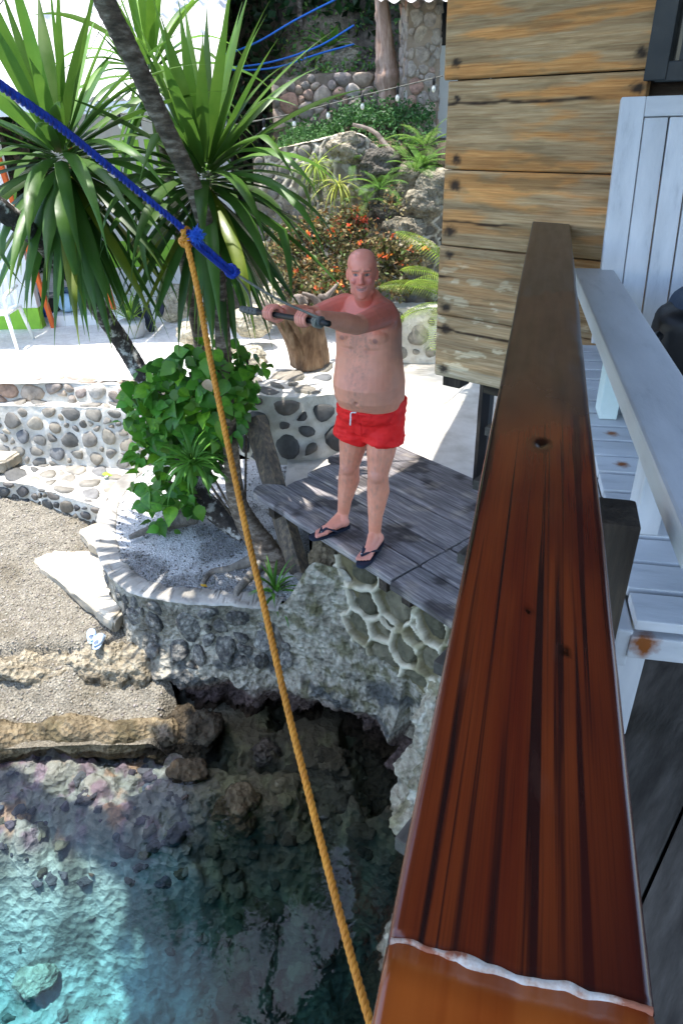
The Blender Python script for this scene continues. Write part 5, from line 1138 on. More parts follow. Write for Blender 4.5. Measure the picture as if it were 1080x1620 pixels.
# relief and colour of the skin; shade of finger grooves and navel painted in
sk_r = V(.78, .20, .145); sk_p = V(.80, .335, .215); cols = []; navel = TX(2.585) + fw * .17
nipL, nipR = TX(2.925) + lf * .095 + fw * .14, TX(2.925) - lf * .10 + fw * .14
eyes = [(s, hp_(s * .029, .082, .008)) for s in (-1, 1)]
def seg_d(p, a, b): t = max(0, min(1, (p - a).dot(b - a) / (b - a).length_squared)); return (p - lerp(a, b, t)).length
for i, p in enumerate(vs):
    n_ = nr[i]; q = p - HC; hx, hy, hz_ = q.dot(hl_), q.dot(hf), q.z
    n1 = fbm(p * 14, 3); n2 = fbm(p * 60, 2)
    if abs(hx) < .1 and abs(hy) < .13 and -.13 < hz_ < .14:       # face
        d_ = 0
        for s, e in eyes: d_ -= .0085 * math.exp(-((hx - s * .029) / .015) ** 2 - ((hz_ - .010) / .009) ** 2) * (hy > .05)
        if hy > .05:
            ms = hz_ + .064 - 11 * hx * hx
            d_ -= .0045 * math.exp(-(ms / .0045) ** 2) * (abs(hx) < .028); d_ += .003 * math.exp(-((ms - .009) / .005) ** 2 - (hx / .02) ** 2) + .0035 * math.exp(-((ms + .010) / .005) ** 2 - (hx / .02) ** 2)
            d_ -= .003 * math.exp(-((abs(hx) - .030 - .25 * (-.03 - hz_)) / .004) ** 2) * sstep(-.065, -.03, hz_) * sstep(-.012, -.03, hz_)
        p = p + hf * d_; vs[i] = p
        c = V(.80, .23, .155).lerp(V(.84, .33, .215), .4 + .5 * n1)
        if hy > .03:
            c = c.lerp(V(.62, .20, .17), .8 * math.exp(-((abs(hx) - .04) / .022) ** 2 - ((hz_ + .025) / .022) ** 2)); c = c.lerp(V(.62, .20, .16), .7 * math.exp(-(hx / .014) ** 2 - ((hz_ + .02) / .018) ** 2))
            for s, e in eyes:
                ex_, ez_ = (hx - s * .029) / .0125, (hz_ - .008) / .0052; k = ex_ * ex_ + ez_ * ez_
                if k < 1.9: c = c.lerp(V(.22, .09, .07), .65)
                if k < 1: c = V(.36, .28, .23) if abs(hx - s * .029) > .0055 else V(.05, .04, .04)
                c = c.lerp(V(.36, .18, .13), .55 * math.exp(-((hz_ - .030 + .002 * abs(hx) / .03) / .004) ** 2) * (abs(abs(hx) - .03) < .019))
            ms = hz_ + .064 - 11 * hx * hx
            if abs(hx) < .025 and abs(ms) < .0048 * (1 - (hx / .027) ** 2): c = V(.46, .31, .24) if ms > -.001 and abs(hx) < .015 else V(.20, .06, .05)
            elif abs(hx) < .027 and abs(ms) < .0115: c = c.lerp(V(.52, .17, .16), .7)
            if hz_ < -.04: c = c.lerp(V(.45, .28, .22), .25 + .2 * n2)
        if hz_ > .045: c = c.lerp(V(.84, .34, .245), .6 * sstep(.04, .07, hz_))
    else:
        bt_ = p - TX(p.z); ax_, af = bt_.dot(lf), bt_.dot(fw); burn = sstep(2.93, 3.06, p.z + .03 * n1)
        arm = seg_d(p, shL, elL) < .075 or seg_d(p, shR, elR) < .075; fore = min(seg_d(p, elL, wrL), seg_d(p, elR, wrR)) < .06; hand = min((p - hL_c).length, (p - hR_c).length) < .075
        c = sk_p.lerp(V(.70, .27, .165), .5 + .5 * n1).lerp(sk_r, burn * .72)
        if arm: c = c.lerp(sk_r, .35)
        if fore: c = V(.76, .32, .21).lerp(V(.64, .25, .155), .5 + .5 * n2)
        if hand:
            c = V(.80, .32, .22).lerp(V(.68, .21, .15), .5 + .6 * n1)
            hc, dd_ = (hL_c, dL) if (p - hL_c).length < (p - hR_c).length else (hR_c, dR); o_ = (p - hc).dot(bax); rad_ = (p - hc) - bax * o_
            if rad_.normalized().dot(dd_) < .80:
                gv = max(math.exp(-((o_ - g_) / .0034) ** 2) for g_ in (-.0232, 0, .0232)); vs[i] = p - rad_.normalized() * .0055 * gv; c = c.lerp(V(.22, .07, .05), .75 * gv)
        if not (arm or fore or hand) and af > .03 and 2.5 < p.z < 3.02:
            hair = math.exp(-(ax_ / .10) ** 2) * (.75 * math.exp(-((p.z - 2.93) / .055) ** 2)) + math.exp(-(ax_ / .075) ** 2) * sstep(2.95, 2.88, p.z) * .45
            c = c.lerp(V(.26, .14, .10), min(.6, hair * (.35 + 1.0 * max(0, n2 + .1) + .5 * fbm(V(p.x * 40, p.y * 40, p.z * 12), 2))))
            for nn in (nipL, nipR): c = c.lerp(V(.38, .16, .13), .8 * sstep(.017, .011, V((p - nn).dot(lf), 0, p.z - nn.z).length))
            dn_ = V((p - navel).dot(lf), 0, p.z - navel.z).length; vs[i] = p - fw * (.014 * math.exp(-(dn_ / .011) ** 2)); c = c.lerp(V(.25, .12, .09), .7 * math.exp(-(dn_ / .010) ** 2))
            fold = math.exp(-((p.z - (2.868 + .15 * ax_ * ax_)) / .010) ** 2) * sstep(.17, .08, abs(ax_)) * sstep(.02, .05, abs(ax_)); vs[i] = vs[i] - fw * .006 * fold
        if p.z < 2.4:
            c = V(.78, .33, .215).lerp(V(.64, .25, .155), .5 + .7 * n1).lerp(V(.30, .19, .15), max(0, fbm(V(p.x * 70, p.y * 70, p.z * 25), 2)) * .5 * sstep(1.72, 1.85, p.z))
            for kn_ in (kneeL, kneeR): c = c.lerp(V(.50, .22, .17), .5 * math.exp(-((p - kn_ - fw * .05).length / .05) ** 2))
            c = c.lerp(V(.62, .27, .22), sstep(1.72, 1.63, p.z) * .8)
            tn = min((p - toeL - V(0, 0, .0)).length, (p - toeR).length)
    c = c * (1 + .07 * fbm(p * 30, 3) + .07 * n1); cols.append(tuple(c))
m_skin = bpy.data.materials.new('skin'); m_skin.use_nodes = True; n = m_skin.node_tree.nodes; L = m_skin.node_tree.links.new; b = n['Principled BSDF']
at = n.new('ShaderNodeAttribute'); at.attribute_name = 'Col'; L(at.outputs['Color'], b.inputs['Base Color']); b.inputs['Roughness'].default_value = .40; b.inputs['Specular IOR Level'].default_value = .4
b.inputs['Subsurface Weight'].default_value = .12; b.inputs['Subsurface Radius'].default_value = (.02, .008, .004); b.inputs['Subsurface Scale'].default_value = .3
tc = n.new('ShaderNodeTexCoord'); nz = n.new('ShaderNodeTexNoise'); nz.inputs['Scale'].default_value = 160; nz.inputs['Detail'].default_value = 4; L(tc.outputs['Object'], nz.inputs[0])
bp = n.new('ShaderNodeBump'); bp.inputs['Strength'].default_value = .35; bp.inputs['Distance'].default_value = .003; L(nz.outputs['Fac'], bp.inputs['Height']); L(bp.outputs[0], b.inputs['Normal'])
mk('body', vs, fs, m_skin, man, cols=cols)
# swim shorts
Sh = MB()
def waist(z, a, f_, b_, tilt_=.0): 
    return (TX(z), a, f_, b_, .88)
Sh.add(loft([waist(2.36, .160, .135, .145), waist(2.42, .190, .148, .158), waist(2.47, .202, .168, .155), waist(2.52, .203, .178, .146)], 44))
Sh.add(loft([(TX(2.50) - fw * .01, .202, .156, .142, .88), (TX(2.555) - fw * .03, .208, .156, .118, .88)], 44))
for hp, kn_, s in ((hipL, kneeL, 1), (hipR, kneeR, -1)):
    a, b2 = hp + V(0, 0, .03), lerp(hp, kn_, .40) + lf * s * .008
    Sh.add(capsule(a, lerp(a, b2, .6), .116, .120)); vv, ff = tube([lerp(a, b2, t) for t in (0, .5, .9, 1.0)], [.112, .118, .123, .123], 30); Sh.add((vv, ff))
svs, sfs, snr = remesh(Sh, .006, 4)
for i, p in enumerate(svs):
    w_ = .011 * fbm(V(p.x * 9, p.y * 9, p.z * 16), 3) + .003 * fbm(p * 34, 2) - .004 * (abs((p - TX(p.z)).dot(lf)) < .004); k = sstep(2.55, 2.5, p.z)
    svs[i] = p + snr[i] * w_ * k
m_short = M('red_swim_fabric', [(.3, (.72, .010, .012)), (.7, (.86, .020, .018))], scale=8, bump=.35, bscale=26, rough=.6, spec=.25, bdist=.012)
sh_ = mk('shorts', svs, sfs, m_short, man)
wz = TX(2.515) + fw * .178 - lf * .045
vs, fs = tube(cat([wz + lf * .03 + V(0, 0, .006), wz + V(0, 0, 0) + fw * .004, wz + fw * .012 + V(0, 0, -.03), wz - lf * .006 + fw * .008 + V(0, 0, -.075)], 14), .0042, 6); mk('drawstring', vs, fs, m_wpaint, sh_)
m_ff = flat('navy_rubber', (.014, .020, .040), .5)
for (toe, heel, s) in ((toeL, heelL, 1), (toeR, heelR, -1)):
    fd = (toe - heel); fd.z = 0; Lf = fd.length; fd = fd.normalized(); sd_ = V(-fd.y, fd.x, 0)
    h0 = V(heel.x, heel.y, PZ + .003) - fd * .022; Ls = Lf + .055; out_ = []
    for i in range(28):
        a = 2 * math.pi * i / 28; x = .5 - .5 * math.cos(a); wd = lerp(.034, .050, sstep(.25, .8, x)) * abs(math.sin(a)) ** .55; out_.append(h0 + fd * Ls * x + sd_ * (wd * math.copysign(1, math.sin(a)) + .004 * s) + V(0, 0, .022))
    so_ = prism('flip_flop', out_[::-1], .022, m_ff, man, bev=.004)
    bl_ = V(heel.x, heel.y, FZ + .0) + fd * Lf * .70; tp_ = bl_ + fd * .050 + sd_ * s * -.022 + V(0, 0, .016); st = MB()
    for e in (-1, 1):
        P = cat([tp_, bl_ - fd * .005 + sd_ * e * .022 + V(0, 0, .042 if e * s < 0 else .036), bl_ - fd * .055 + sd_ * e * .043 + V(0, 0, .020), V(heel.x, heel.y, FZ - .004) + fd * Lf * .36 + sd_ * e * .040], 18)
        fr_ = frames(P); a_ = []; f2 = []
        for i, p in enumerate(P):
            wd = lerp(.006, .013, sstep(0, .5, i / 17)); up_ = V(0, 0, 1); sdv = fr_[i][0].cross(up_).normalized(); nn = sdv.cross(fr_[i][0]); a_ += [p - sdv * wd + nn * .003, p + sdv * wd + nn * .003, p + sdv * wd - nn * .003, p - sdv * wd - nn * .003]
        for i in range(17):
            for j in range(4): f2.append((i * 4 + j, i * 4 + (j + 1) % 4, i * 4 + 4 + (j + 1) % 4, i * 4 + 4 + j))
        st.add((a_, f2))
    mk('strap', st.v, st.f, m_ff, so_); vs, fs = ell(tp_ - fd * .018 + V(0, 0, .012), (.004, .004, .003), n=8, m=5); mk('badge', vs, fs, m_wpaint, so_)
# ================================================================ background: yard building, hillside things
def fol(name, parent, pts, m, size, r, cols=None, cross=False):
    """many small leaf faces as one mass"""
    vs = []; fs = []; cs = []
    for p in pts:
        d = V(r.gauss(0, 1), r.gauss(0, 1), r.gauss(-.2, .8)).normalized(); y = d.orthogonal().normalized(); y = (Matrix.Rotation(r.uniform(0, 6.28), 3, d) @ y); s = r.uniform(*size); n0 = len(vs); q = d.cross(y)
        vs += [p, p + d * s * .5 + y * s * .28 + q * s * .06, p + d * s, p + d * s * .5 - y * s * .28 + q * s * .06]; fs.append((n0, n0 + 1, n0 + 2, n0 + 3))
        g = r.uniform(.6, 1.4); c = r.choice(cols) if cols else (1, 1, 1); cs += [(g * c[0], g * c[1], g * c[2])] * 4
    o = mk(name, vs, fs, m, parent, False, cs); o['kind'] = 'stuff'; return o
# --- white yard building on the left
bld = thing('yard_building', 'white yard building with lime green base and pale corrugated roof behind the dracaena', 'building', V(-4, 9, 1.72))
yb = 8.62
def bx(name, x0, x1, y0, y1, z0, z1, m, parent=bld, bev=.006): return box(name, V((x0 + x1) / 2, (y0 + y1) / 2, (z0 + z1) / 2), Matrix.Identity(3), (x1 - x0, y1 - y0, z1 - z0), m, parent, bev)
xg = gy(66, 500, yb).x; xr = gy(172, 500, yb + .3).x
bx('wall', -9, xg - .02, yb, yb + .12, 1.98, 4.35, m_wpaint); bx('base_band', -9, xg - .02, yb - .006, yb + .126, 1.70, 1.98, m_lime)
for k, (x, ln) in enumerate(((xg + .02, .05), (xr, .05))):
    o = box('orange_post', V(x, yb + (.0 if k == 0 else .3), 2.95), axes(V(-.08, 0, 1), V(0, 1, 0)), (2.6, .05, .06), m_orange, bld)
bx('back_wall', xg, xr + 1.6, yb + 1.5, yb + 1.6, 1.7, 4.3, m_wpaint); bx('green_band', xg, xr + 1.6, yb + 1.49, yb + 1.5, 2.15, 2.5, m_lime)
bx('floor_step', xg + .06, xr + 1.4, yb + .05, yb + 1.5, 1.66, 1.86, m_wpaint); bx('beam', xg - .5, xr + 1.7, yb + .2, yb + .3, 4.05, 4.25, m_wpaint)
for k in range(9):
    bx('baluster', xr + .35 + k * .13, xr + .41 + k * .13, yb + .55, yb + .58, 3.35, 3.75, m_lime, bev=.003)
# corrugated roof sheets
ex1 = gy(340, 60, yb).x
for k in range(5):
    x0 = -8.2 + k * (ex1 + 8.2) / 5; x1 = x0 + (ex1 + 8.2) / 5 - .01
    def sheet(u, v, x0=x0, x1=x1, k=k):
        x = lerp(x0, x1, u); y = lerp(yb - .7, yb + 4.5, v); hip = max(0, (x - (ex1 - 2.2 * v * 1.0)))
        return V(min(x, ex1 - .0), y, 4.14 + (y - yb + .7) * .42 + .022 * math.sin(x * 2 * math.pi / .13) + .002 * k - .0 * hip)
    vs, fs, _ = grid(sheet, 160, 6); mk('roof_sheet', vs, fs, m_roofw, bld)
bx('fascia', -8.2, ex1, yb - .70, yb - .68, 4.02, 4.12, m_wpaint)
# things stored on the step
def blob(name, label, c, r, m, cat_, e=.6, group=None): vs, fs = superell(V(*c), r, e, Matrix.Identity(3), 20, 12); return setp(mk(name, vs, fs, m), label, cat_, group)
ys = yb + .35
p_ = gy(74, 487, ys); blob('blue_bucket', 'round blue plastic float on the step beside the orange post', (p_.x, ys, p_.z), (.09, .09, .12), m_blueb, 'float', .7)
p_ = gy(113, 485, ys + .3); m_blkbag = M('patterned_sack', [(.38, (.01, .012, .02)), (.5, (.02, .05, .18)), (.62, (.12, .2, .25))], scale=14, bump=.4, bscale=20, rough=.6)
blob('cloth_sack', 'dark blue patterned sack against the back of the yard step', (p_.x, ys + .3, p_.z), (.16, .12, .25), m_blkbag, 'sack', .8)
crate = thing('black_crate', 'black plastic crate with pale lid in the yard building doorway', 'crate', gy(83, 520, ys)); q = WL[crate.name]
bx('crate_body', q.x - .14, q.x + .16, ys - .08, ys + .14, 1.862, 2.03, m_black, crate); bx('lid', q.x - .15, q.x + .17, ys - .09, ys + .15, 2.033, 2.06, flat('grey_lid', (.16, .16, .16)), crate)
p_ = gy(116, 513, ys - .1); blob('plastic_bag', 'pale blue and white plastic bag on the step', (p_.x, ys - .1, 1.97), (.12, .10, .11), flat('bag_blue', (.35, .55, .72), .5), 'bag', .8)
# plastic chair at the left edge
pc_ = thing('plastic_chair', 'white plastic garden chair on the sand at the left edge', 'chair', V(gy(14, 560, 7.85).x, 7.85, 1.75)); cx_, cy_ = WL[pc_.name].x, WL[pc_.name].y
m_pl = flat('white_plastic', (.78, .79, .74), .4)
bx('seat', cx_ - .21, cx_ + .21, cy_ - .2, cy_ + .2, 2.13, 2.16, m_pl, pc_, .012)
for sx in (-1, 1):
    for sy in (-1, 1):
        vs, fs = tube([V(cx_ + sx * .23, cy_ + sy * .24, 1.74), V(cx_ + sx * .19, cy_ + sy * .18, 2.14)], [.018, .026], 8); mk('leg', vs, fs, m_pl, pc_)
    vs, fs = tube(cat([V(cx_ + sx * .2, cy_ - .18, 2.15), V(cx_ + sx * .22, cy_ - .19, 2.32), V(cx_ + sx * .23, cy_ - .05, 2.36), V(cx_ + sx * .21, cy_ + .2, 2.37)], 12), .02, 8); mk('armrest', vs, fs, m_pl, pc_)
for k in range(5):
    x = cx_ - .16 + k * .08; box('back_slat', V(x, cy_ + .24, 2.36), axes(V(0, .18, 1), V(1, 0, 0)), (.44, .012, .05), m_pl, pc_)
box('back_frame', V(cx_, cy_ + .285, 2.58), Matrix.Identity(3), (.42, .03, .05), m_pl, pc_, .01)
# potted plant, navy clothes, debris
pp = gy(213, 540, 8.1); pot = thing('potted_plant', 'grey pot with pale grassy plant on the sand yard', 'plant', V(pp.x, 8.1, 1.74))
P = [V(pp.x, 8.1, 1.74 + .02 * i) for i in range(10)]; vs, fs = tube(P, [.13 + .004 * i for i in range(9)] + [.15], 18); mk('pot', vs, fs, flat('grey_pot', (.42, .43, .43)), pot)
r = random.Random(12)
for i in range(34):
    f = i / 34; vs, fs = strap_leaf(V(pp.x, 8.1, 1.92), i * 2.4, lerp(1.5, .5, f), r.uniform(.5, 1.3), r.uniform(.3, .5), .022, seg=7); mk('blade', vs, fs, m_grass, pot, cols=[(2.2, 1.5, 1.6)] * len(vs))
for k, (px, py, lb) in enumerate(((219, 497, 'navy garment hanging left behind the strap leaf tips'), (236, 506, 'navy garment hanging low behind the strap leaf tips'), (252, 486, 'patterned dark garment hanging right behind the strap leaf tips'))):
    c = gy(px, py, 8.3); vs, fs = superell(c, (.055, .03, .19 if k < 2 else .12), .8, Matrix.Identity(3), 16, 14); vs = [v + V(.03 * fbm(V(v.x * 14, v.z * 5, k), 3), 0, 0) for v in vs]
    setp(mk('hanging_garment', vs, fs, m_navy), lb, 'clothing', 'dark clothes on the yard line')
vs, fs = tube(cat([V(-3.6, 8.32, 2.95), gy(236, 470, 8.32), V(-.6, 8.32, 2.9)], 20), .004, 5); setp(mk('clothes_line', vs, fs, m_grope), 'thin cord strung across the sand yard behind the leaves', 'cord')
pale = [(c := gy(px, py, Y), s) for px, py, Y, s in ((300, 520, 7.6, .16), (345, 545, 7.2, .2), (395, 560, 6.9, .18), (280, 470, 8.8, .28), (420, 470, 8.0, .25), (395, 500, 7.5, .22), (455, 455, 8.3, .26))]
for k, (c, s) in enumerate(pale):
    boulder('pale_boulder', ['pale boulder in the sand just left of the orange rope', 'pale boulder right behind the vine top', 'white boulder beside the seat wall end', 'big pale boulder at the back of the sand yard', 'pale boulder behind the man\'s hands', 'pale boulder below the hanging leaf tips', 'pale boulder near the driftwood roots'][k],
            V(c.x, c.y, max(1.75, c.z - s * .3)), (s, s * .8, s * .75), (1.5, 1.45, 1.3), 'pale boulders round the yard', seed=20 + k)
# --- driftwood stump on the seat wall with twisted roots behind
stp_ = thing('driftwood_stump', 'chunky cracked driftwood stump standing on the cobble seat wall', 'stump', gz(492, 578, 1.955)); c = WL[stp_.name]
def stump(u, v):
    a = u * 2 * math.pi; h = v * .50; rr = lerp(.185, .25, v ** 1.8) * (1 + .22 * fbm(V(math.cos(a) * 1.2, math.sin(a) * 1.2, h * 1.5), 4))
    rr *= 1 - .30 * math.exp(-((a - 4.55 + .5 * v) / .09) ** 2) * sstep(.15, .4, v)
    return c + V(math.cos(a) * rr - .10 * v * v, math.sin(a) * rr * .85, h + .05 * v * fbm(V(math.cos(a) * 2, math.sin(a) * 2, 3), 3) + .05 * v * (-math.cos(a)))
def stc(u, v, p): return tuple(V(1, .85, .7).lerp(V(.45, .35, .28), sstep(.0, .5, fbm(p * 7, 4)) * .7).lerp(V(1.4, 1.3, 1.1), sstep(.8, 1, v) * .6))
vs, fs, cs = grid(stump, 90, 46, stc); top_ = len(vs); n_ = 91; ctr = c + V(-.10, 0, .40); vs.append(ctr); cs.append((.8, .6, .45)); b0 = 46 * n_
fs += [(b0 + i, b0 + i + 1, top_) for i in range(90)]; mk('trunk', vs, fs, m_drift, stp_, cols=cs)
m_drift2 = M('bleached_root', [(.3, (.07, .055, .045)), (.7, (.34, .28, .24))], scale=8, bump=.8, bscale=14, rough=.9)
vs, fs = tube(cat([c + V(-.22, -.05, .42), c + V(-.34, -.08, .52), c + V(-.40, -.06, .60)], 14), [.07 - .003 * i for i in range(14)], 10, wob=.4); mk('broken_limb', vs, fs, m_drift2, stp_)
rt = thing('driftwood_roots', 'tangle of twisted bleached driftwood roots behind the man\'s right arm', 'driftwood', gy(500, 500, 6.9)); r = random.Random(31); q0 = gy(500, 478, 6.9)
for k in range(9):
    a = q0 + V(r.uniform(-.14, .14), r.uniform(-.1, .1), r.uniform(-.22, .02)); b_ = a + V(r.uniform(-.2, .2), r.uniform(-.1, .1), r.uniform(-.05, .18)); mid = lerp(a, b_, .5) + V(r.uniform(-.08, .08), 0, r.uniform(-.08, .08))
    vs, fs = tube(cat([a, mid, b_], 16), [.045 - .0022 * i for i in range(16)], 8, wob=.5, seed=k); mk('root', vs, fs, m_drift2, rt)
vs, fs = tube([V(q0.x - .1, 6.9, 1.75), q0 + V(-.02, 0, -.1)], [.10, .06], 10, wob=.4); mk('root', vs, fs, m_drift2, rt)
# --- shrubs with red flowers
def shrub(name, label, c, rad, n, m, size, seed, cols=None, nf=0, fcol=None, cat_='shrub', group=None, squash=1.0):
    t = thing(name, label, cat_, V(c.x, c.y, c.z - rad[2]), group); r = random.Random(seed); pts = []; fp = []
    cl = [V(r.gauss(0, .5), r.gauss(0, .4), r.gauss(0, .5)) for _ in range(14)]
    for i in range(n):
        k = r.choice(cl) + V(r.gauss(0, .24), r.gauss(0, .24), r.gauss(0, .24)); pts.append(c + V(k.x * rad[0], k.y * rad[1], k.z * rad[2]))
    fol('foliage', t, pts, m, size, r, cols)
    if nf:
        for i in range(nf):
            k = r.choice(cl); p = c + V(k.x * rad[0] * 1.15, k.y * rad[1] - rad[1] * .5, k.z * rad[2] * 1.1) + V(r.gauss(0, .06), r.gauss(0, .05), r.gauss(0, .06))
            fp += [p + V(r.gauss(0, .02), r.gauss(0, .02), r.gauss(0, .02)) for _ in range(9)]
        fol('flowers', t, fp, m_flower, (.03, .065), r, fcol)
    b = MB()
    for i in range(7): b.add(tube(cat([V(c.x, c.y, c.z - rad[2]), c + V(r.uniform(-.4, .4) * rad[0], r.uniform(-.2, .2), -rad[2] * .3), c + V(cl[i].x * rad[0], cl[i].y * rad[1], cl[i].z * rad[2])], 8), .008, 5))
    mk('stem', b.v, b.f, m_bark, t); return t
CR = [(1, 1, 1), (1.6, 1.3, 1.1), (.5, .6, .5), (1.3, .7, .5), (.8, 1.3, .6), (2, 1.8, 1.6)]
for k, (px, py, Y, rx, rz_, nf, lb) in enumerate([(500, 395, 8.1, .34, .36, 8, 'croton shrub with orange-red flowers left of the man\'s head'), (560, 370, 8.35, .30, .30, 6, 'pale croton shrub with red blooms above the man\'s head'), (455, 420, 8.0, .25, .35, 5, 'croton shrub with orange flowers behind the drooping leaf tips'), (625, 425, 8.0, .24, .30, 6, 'variegated shrub with a few red flowers right of the man\'s head'), (520, 445, 7.8, .36, .22, 6, 'low flowering croton just above the man\'s right shoulder')]):
    shrub('flowering_shrub', lb, gy(px, py, Y), (rx, .22, rz_), 1500, m_croton, (.03, .075), 60 + k, CR, nf, [(1, 1, 1), (1, 2.2, 1)], group='flowering shrubs on the slope')
blm = gy(552, 349, 8.4); r = random.Random(3); t = thing('red_bloom_cluster', 'broad flat coral-red flower cluster against the terrace wall', 'flowers', blm)
fol('petals', t, [blm + V(r.gauss(0, .10), r.gauss(0, .04), r.gauss(0, .035)) for _ in range(420)], m_flower, (.02, .05), r, [(1.1, 1.6, 3)])
vs, fs = tube([blm - V(0, -.1, .5), blm], .012, 5); mk('stem', vs, fs, m_bark, t)
# ground cover and ferns on the terrace
r = random.Random(41); pts = []
for _ in range(7000):
    x = r.uniform(-.9, 1.25); y = r.uniform(9.05, 10.5); pts.append(V(x, y, hill_z(x, y) + abs(r.gauss(0, .10)) + .22 * sstep(9.1, 9.5, y) * sstep(-.2, .3, x)))
o = fol('ground_cover', None, pts, m_cover, (.03, .07), r); setp(o, 'dense small-leaved green ground cover on the upper terrace', 'ground cover')
def fern(name, label, c, nfr, L_, seed, m, hi=1.3, lo=.2, wl=.16, col=(1, 1, 1), az=None, cat_='fern', group=None, k=(.8, 1.6), step=26):
    t = thing(name, label, cat_, c, group); r = random.Random(seed)
    for i in range(nfr):
        a = az[i] if az else i * 2.4 + r.uniform(-.3, .3); e0 = lerp(hi, lo, (i + .5) / nfr); kk = r.uniform(*k); p = Vector(c); b = MB(); P = []; Ls = L_ * r.uniform(.8, 1.15)
        for j in range(step + 1):
            u = j / step; th = e0 - kk * u; d = V(math.cos(a) * math.cos(th), math.sin(a) * math.cos(th), math.sin(th)); P.append((p.copy(), d)); p = p + d * (Ls / step)
        b.add(tube([q[0] for q in P], [.008 * (1 - .8 * j / step) * (L_ + .2) for j in range(step + 1)], 5))
        for j in range(3, step + 1):
            u = j / step; q, d = P[j]; sd_ = d.cross(V(0, 0, 1)).normalized(); l_ = wl * Ls * (math.sin(math.pi * min(1, u * .93 + .1)) ** .6) * 1.2; w_ = Ls * .35 / step
            for s in (-1, 1):
                dr = (sd_ * s + d * .55 + V(0, 0, .15)).normalized(); g = r.uniform(.7, 1.3); e = q + dr * l_ * .55 + V(0, 0, .02 * l_); f = q + dr * l_ + V(0, 0, -.28 * l_)
                b.add(([q - d * w_ * .3, e - d * w_ * .5, f, e + d * w_ * .5, q + d * w_ * .3], [(0, 1, 3, 4), (1, 2, 3)]), (g * col[0], g * col[1], g * col[2]))
        mk('frond', b.v, b.f, m, t, cols=b.c)
    return t
fern('fern', 'bright green fern hanging over the terrace edge beside the stone column', gy(640, 250, 9.0), 12, .45, 3, m_fern)
fern('fern', 'yellow-green fern on the terrace corner by the plank wall', gy(672, 235, 8.9), 12, .5, 4, m_fern, col=(1.4, 1.2, 1))
fern('fern', 'small fern sprouting from the vein mortar wall', gy(580, 320, 8.55), 8, .32, 6, m_fern, col=(1.3, 1.2, 1))
fern('fern', 'thin upright fern on the left of the terrace wall', gy(560, 262, 8.8), 8, .3, 9, m_fern, col=(1.2, 1.2, 1))
fern('fern', 'lush light green fern in front of the vein mortar wall', gy(600, 300, 8.5), 12, .42, 23, m_fern, col=(1.2, 1.2, 1))
fern('fern', 'broad fern tumbling over the rocks by the plank wall', gy(655, 275, 8.6), 14, .45, 24, m_fern, col=(1.3, 1.25, 1))
tuft('dry_grass', 'straw coloured dry grass hanging down the terrace wall', gy(535, 290, 8.6), 40, .5, .016, 25, lo=-1.2, hi=.6, m=m_fern, col=(3, 1.6, 1.6))
tuft('dry_grass', 'dry grass clump at the left of the terrace wall', gy(500, 260, 8.7), 40, .45, .016, 26, lo=-1.2, hi=.8, m=m_fern, col=(2.6, 1.7, 1.4))
fern('palm', 'young feathery palm with arching yellow-green fronds beside the plank wall', V(1.45, 7.35, 2.0), 9, 1.15, 8, m_palm, hi=1.45, lo=.5, wl=.26, col=(1.5, 1.25, 1), az=[2.9, 3.4, 2.5, 3.7, 1.2, 3.1, 4.2, .3, 2.8], cat_='palm', k=(1.0, 1.9), step=44)
tuft('leafy_plant', 'leafy plant with drooping pale green leaves high on the slope', gy(522, 82, 11.6), 34, .5, .10, 15, lo=-.6, hi=1.2, m=m_fern)
tuft('leafy_plant', 'broad leaf plant on the terrace corner next to the white panel', gy(670, 262, 8.8), 20, .42, .09, 16, lo=-.6, hi=1.0, m=m_fern)
for k, (px, py, Y, s, lb) in enumerate([(650, 290, 8.75, .26, 'craggy pale rock beside the plank wall above the palm'), (690, 300, 8.6, .24, 'craggy rock touching the plank wall edge above the palm'), (665, 325, 8.5, .22, 'grey rock just above the palm fronds'), (620, 330, 8.6, .18, 'dark rock hollow left of the palm'), (540, 100, 11.5, .3, 'grey boulder on the upper slope'), (575, 120, 11.4, .26, 'dark boulder left of the driftwood trunk'), (480, 120, 11.6, .24, 'ochre boulder on the upper slope at left'), (600, 262, 8.75, .2, 'dark hollow rock on the terrace wall'), (545, 235, 8.85, .18, 'pale rock at the top of the terrace wall'), (640, 365, 8.4, .2, 'shaded rock behind the lower palm frond'), (655, 400, 8.2, .2, 'grey rock behind the man\'s left shoulder')]):
    g = (.85, .8, .7) if k not in (3, 5, 7) else (.3, .29, .28); boulder('slope_rock', lb, gy(px, py, Y), (s * 1.15, s * .8, s * .8), g, 'rocks on the slope', seed=50 + k * 2.3, amp=.45)
driftlog('fallen_branch', 'dead branch lying across the terrace edge', [gy(558, 197, 9.2), gy(590, 208, 9.1), gy(606, 225, 9.0), gy(626, 245, 8.8)], [.02, .03, .03, .02], 8, m=m_drift2, cat_='branch')
stmp = driftlog('driftwood_snag', 'pale reddish driftwood trunk standing left of the stone column', [gy(618, 172, 10.4), gy(614, 120, 10.4), gy(610, 80, 10.4), gy(604, 20, 10.4), gy(600, -40, 10.4)], [.14, .16, .12, .09, .07], 11, m=M('red_driftwood', [(.3, (.26, .15, .10)), (.7, (.62, .45, .36))], scale=6, stretch=(3, 3, .6), bump=.8, bscale=12, rough=.9), cat_='trunk', wob=.3)
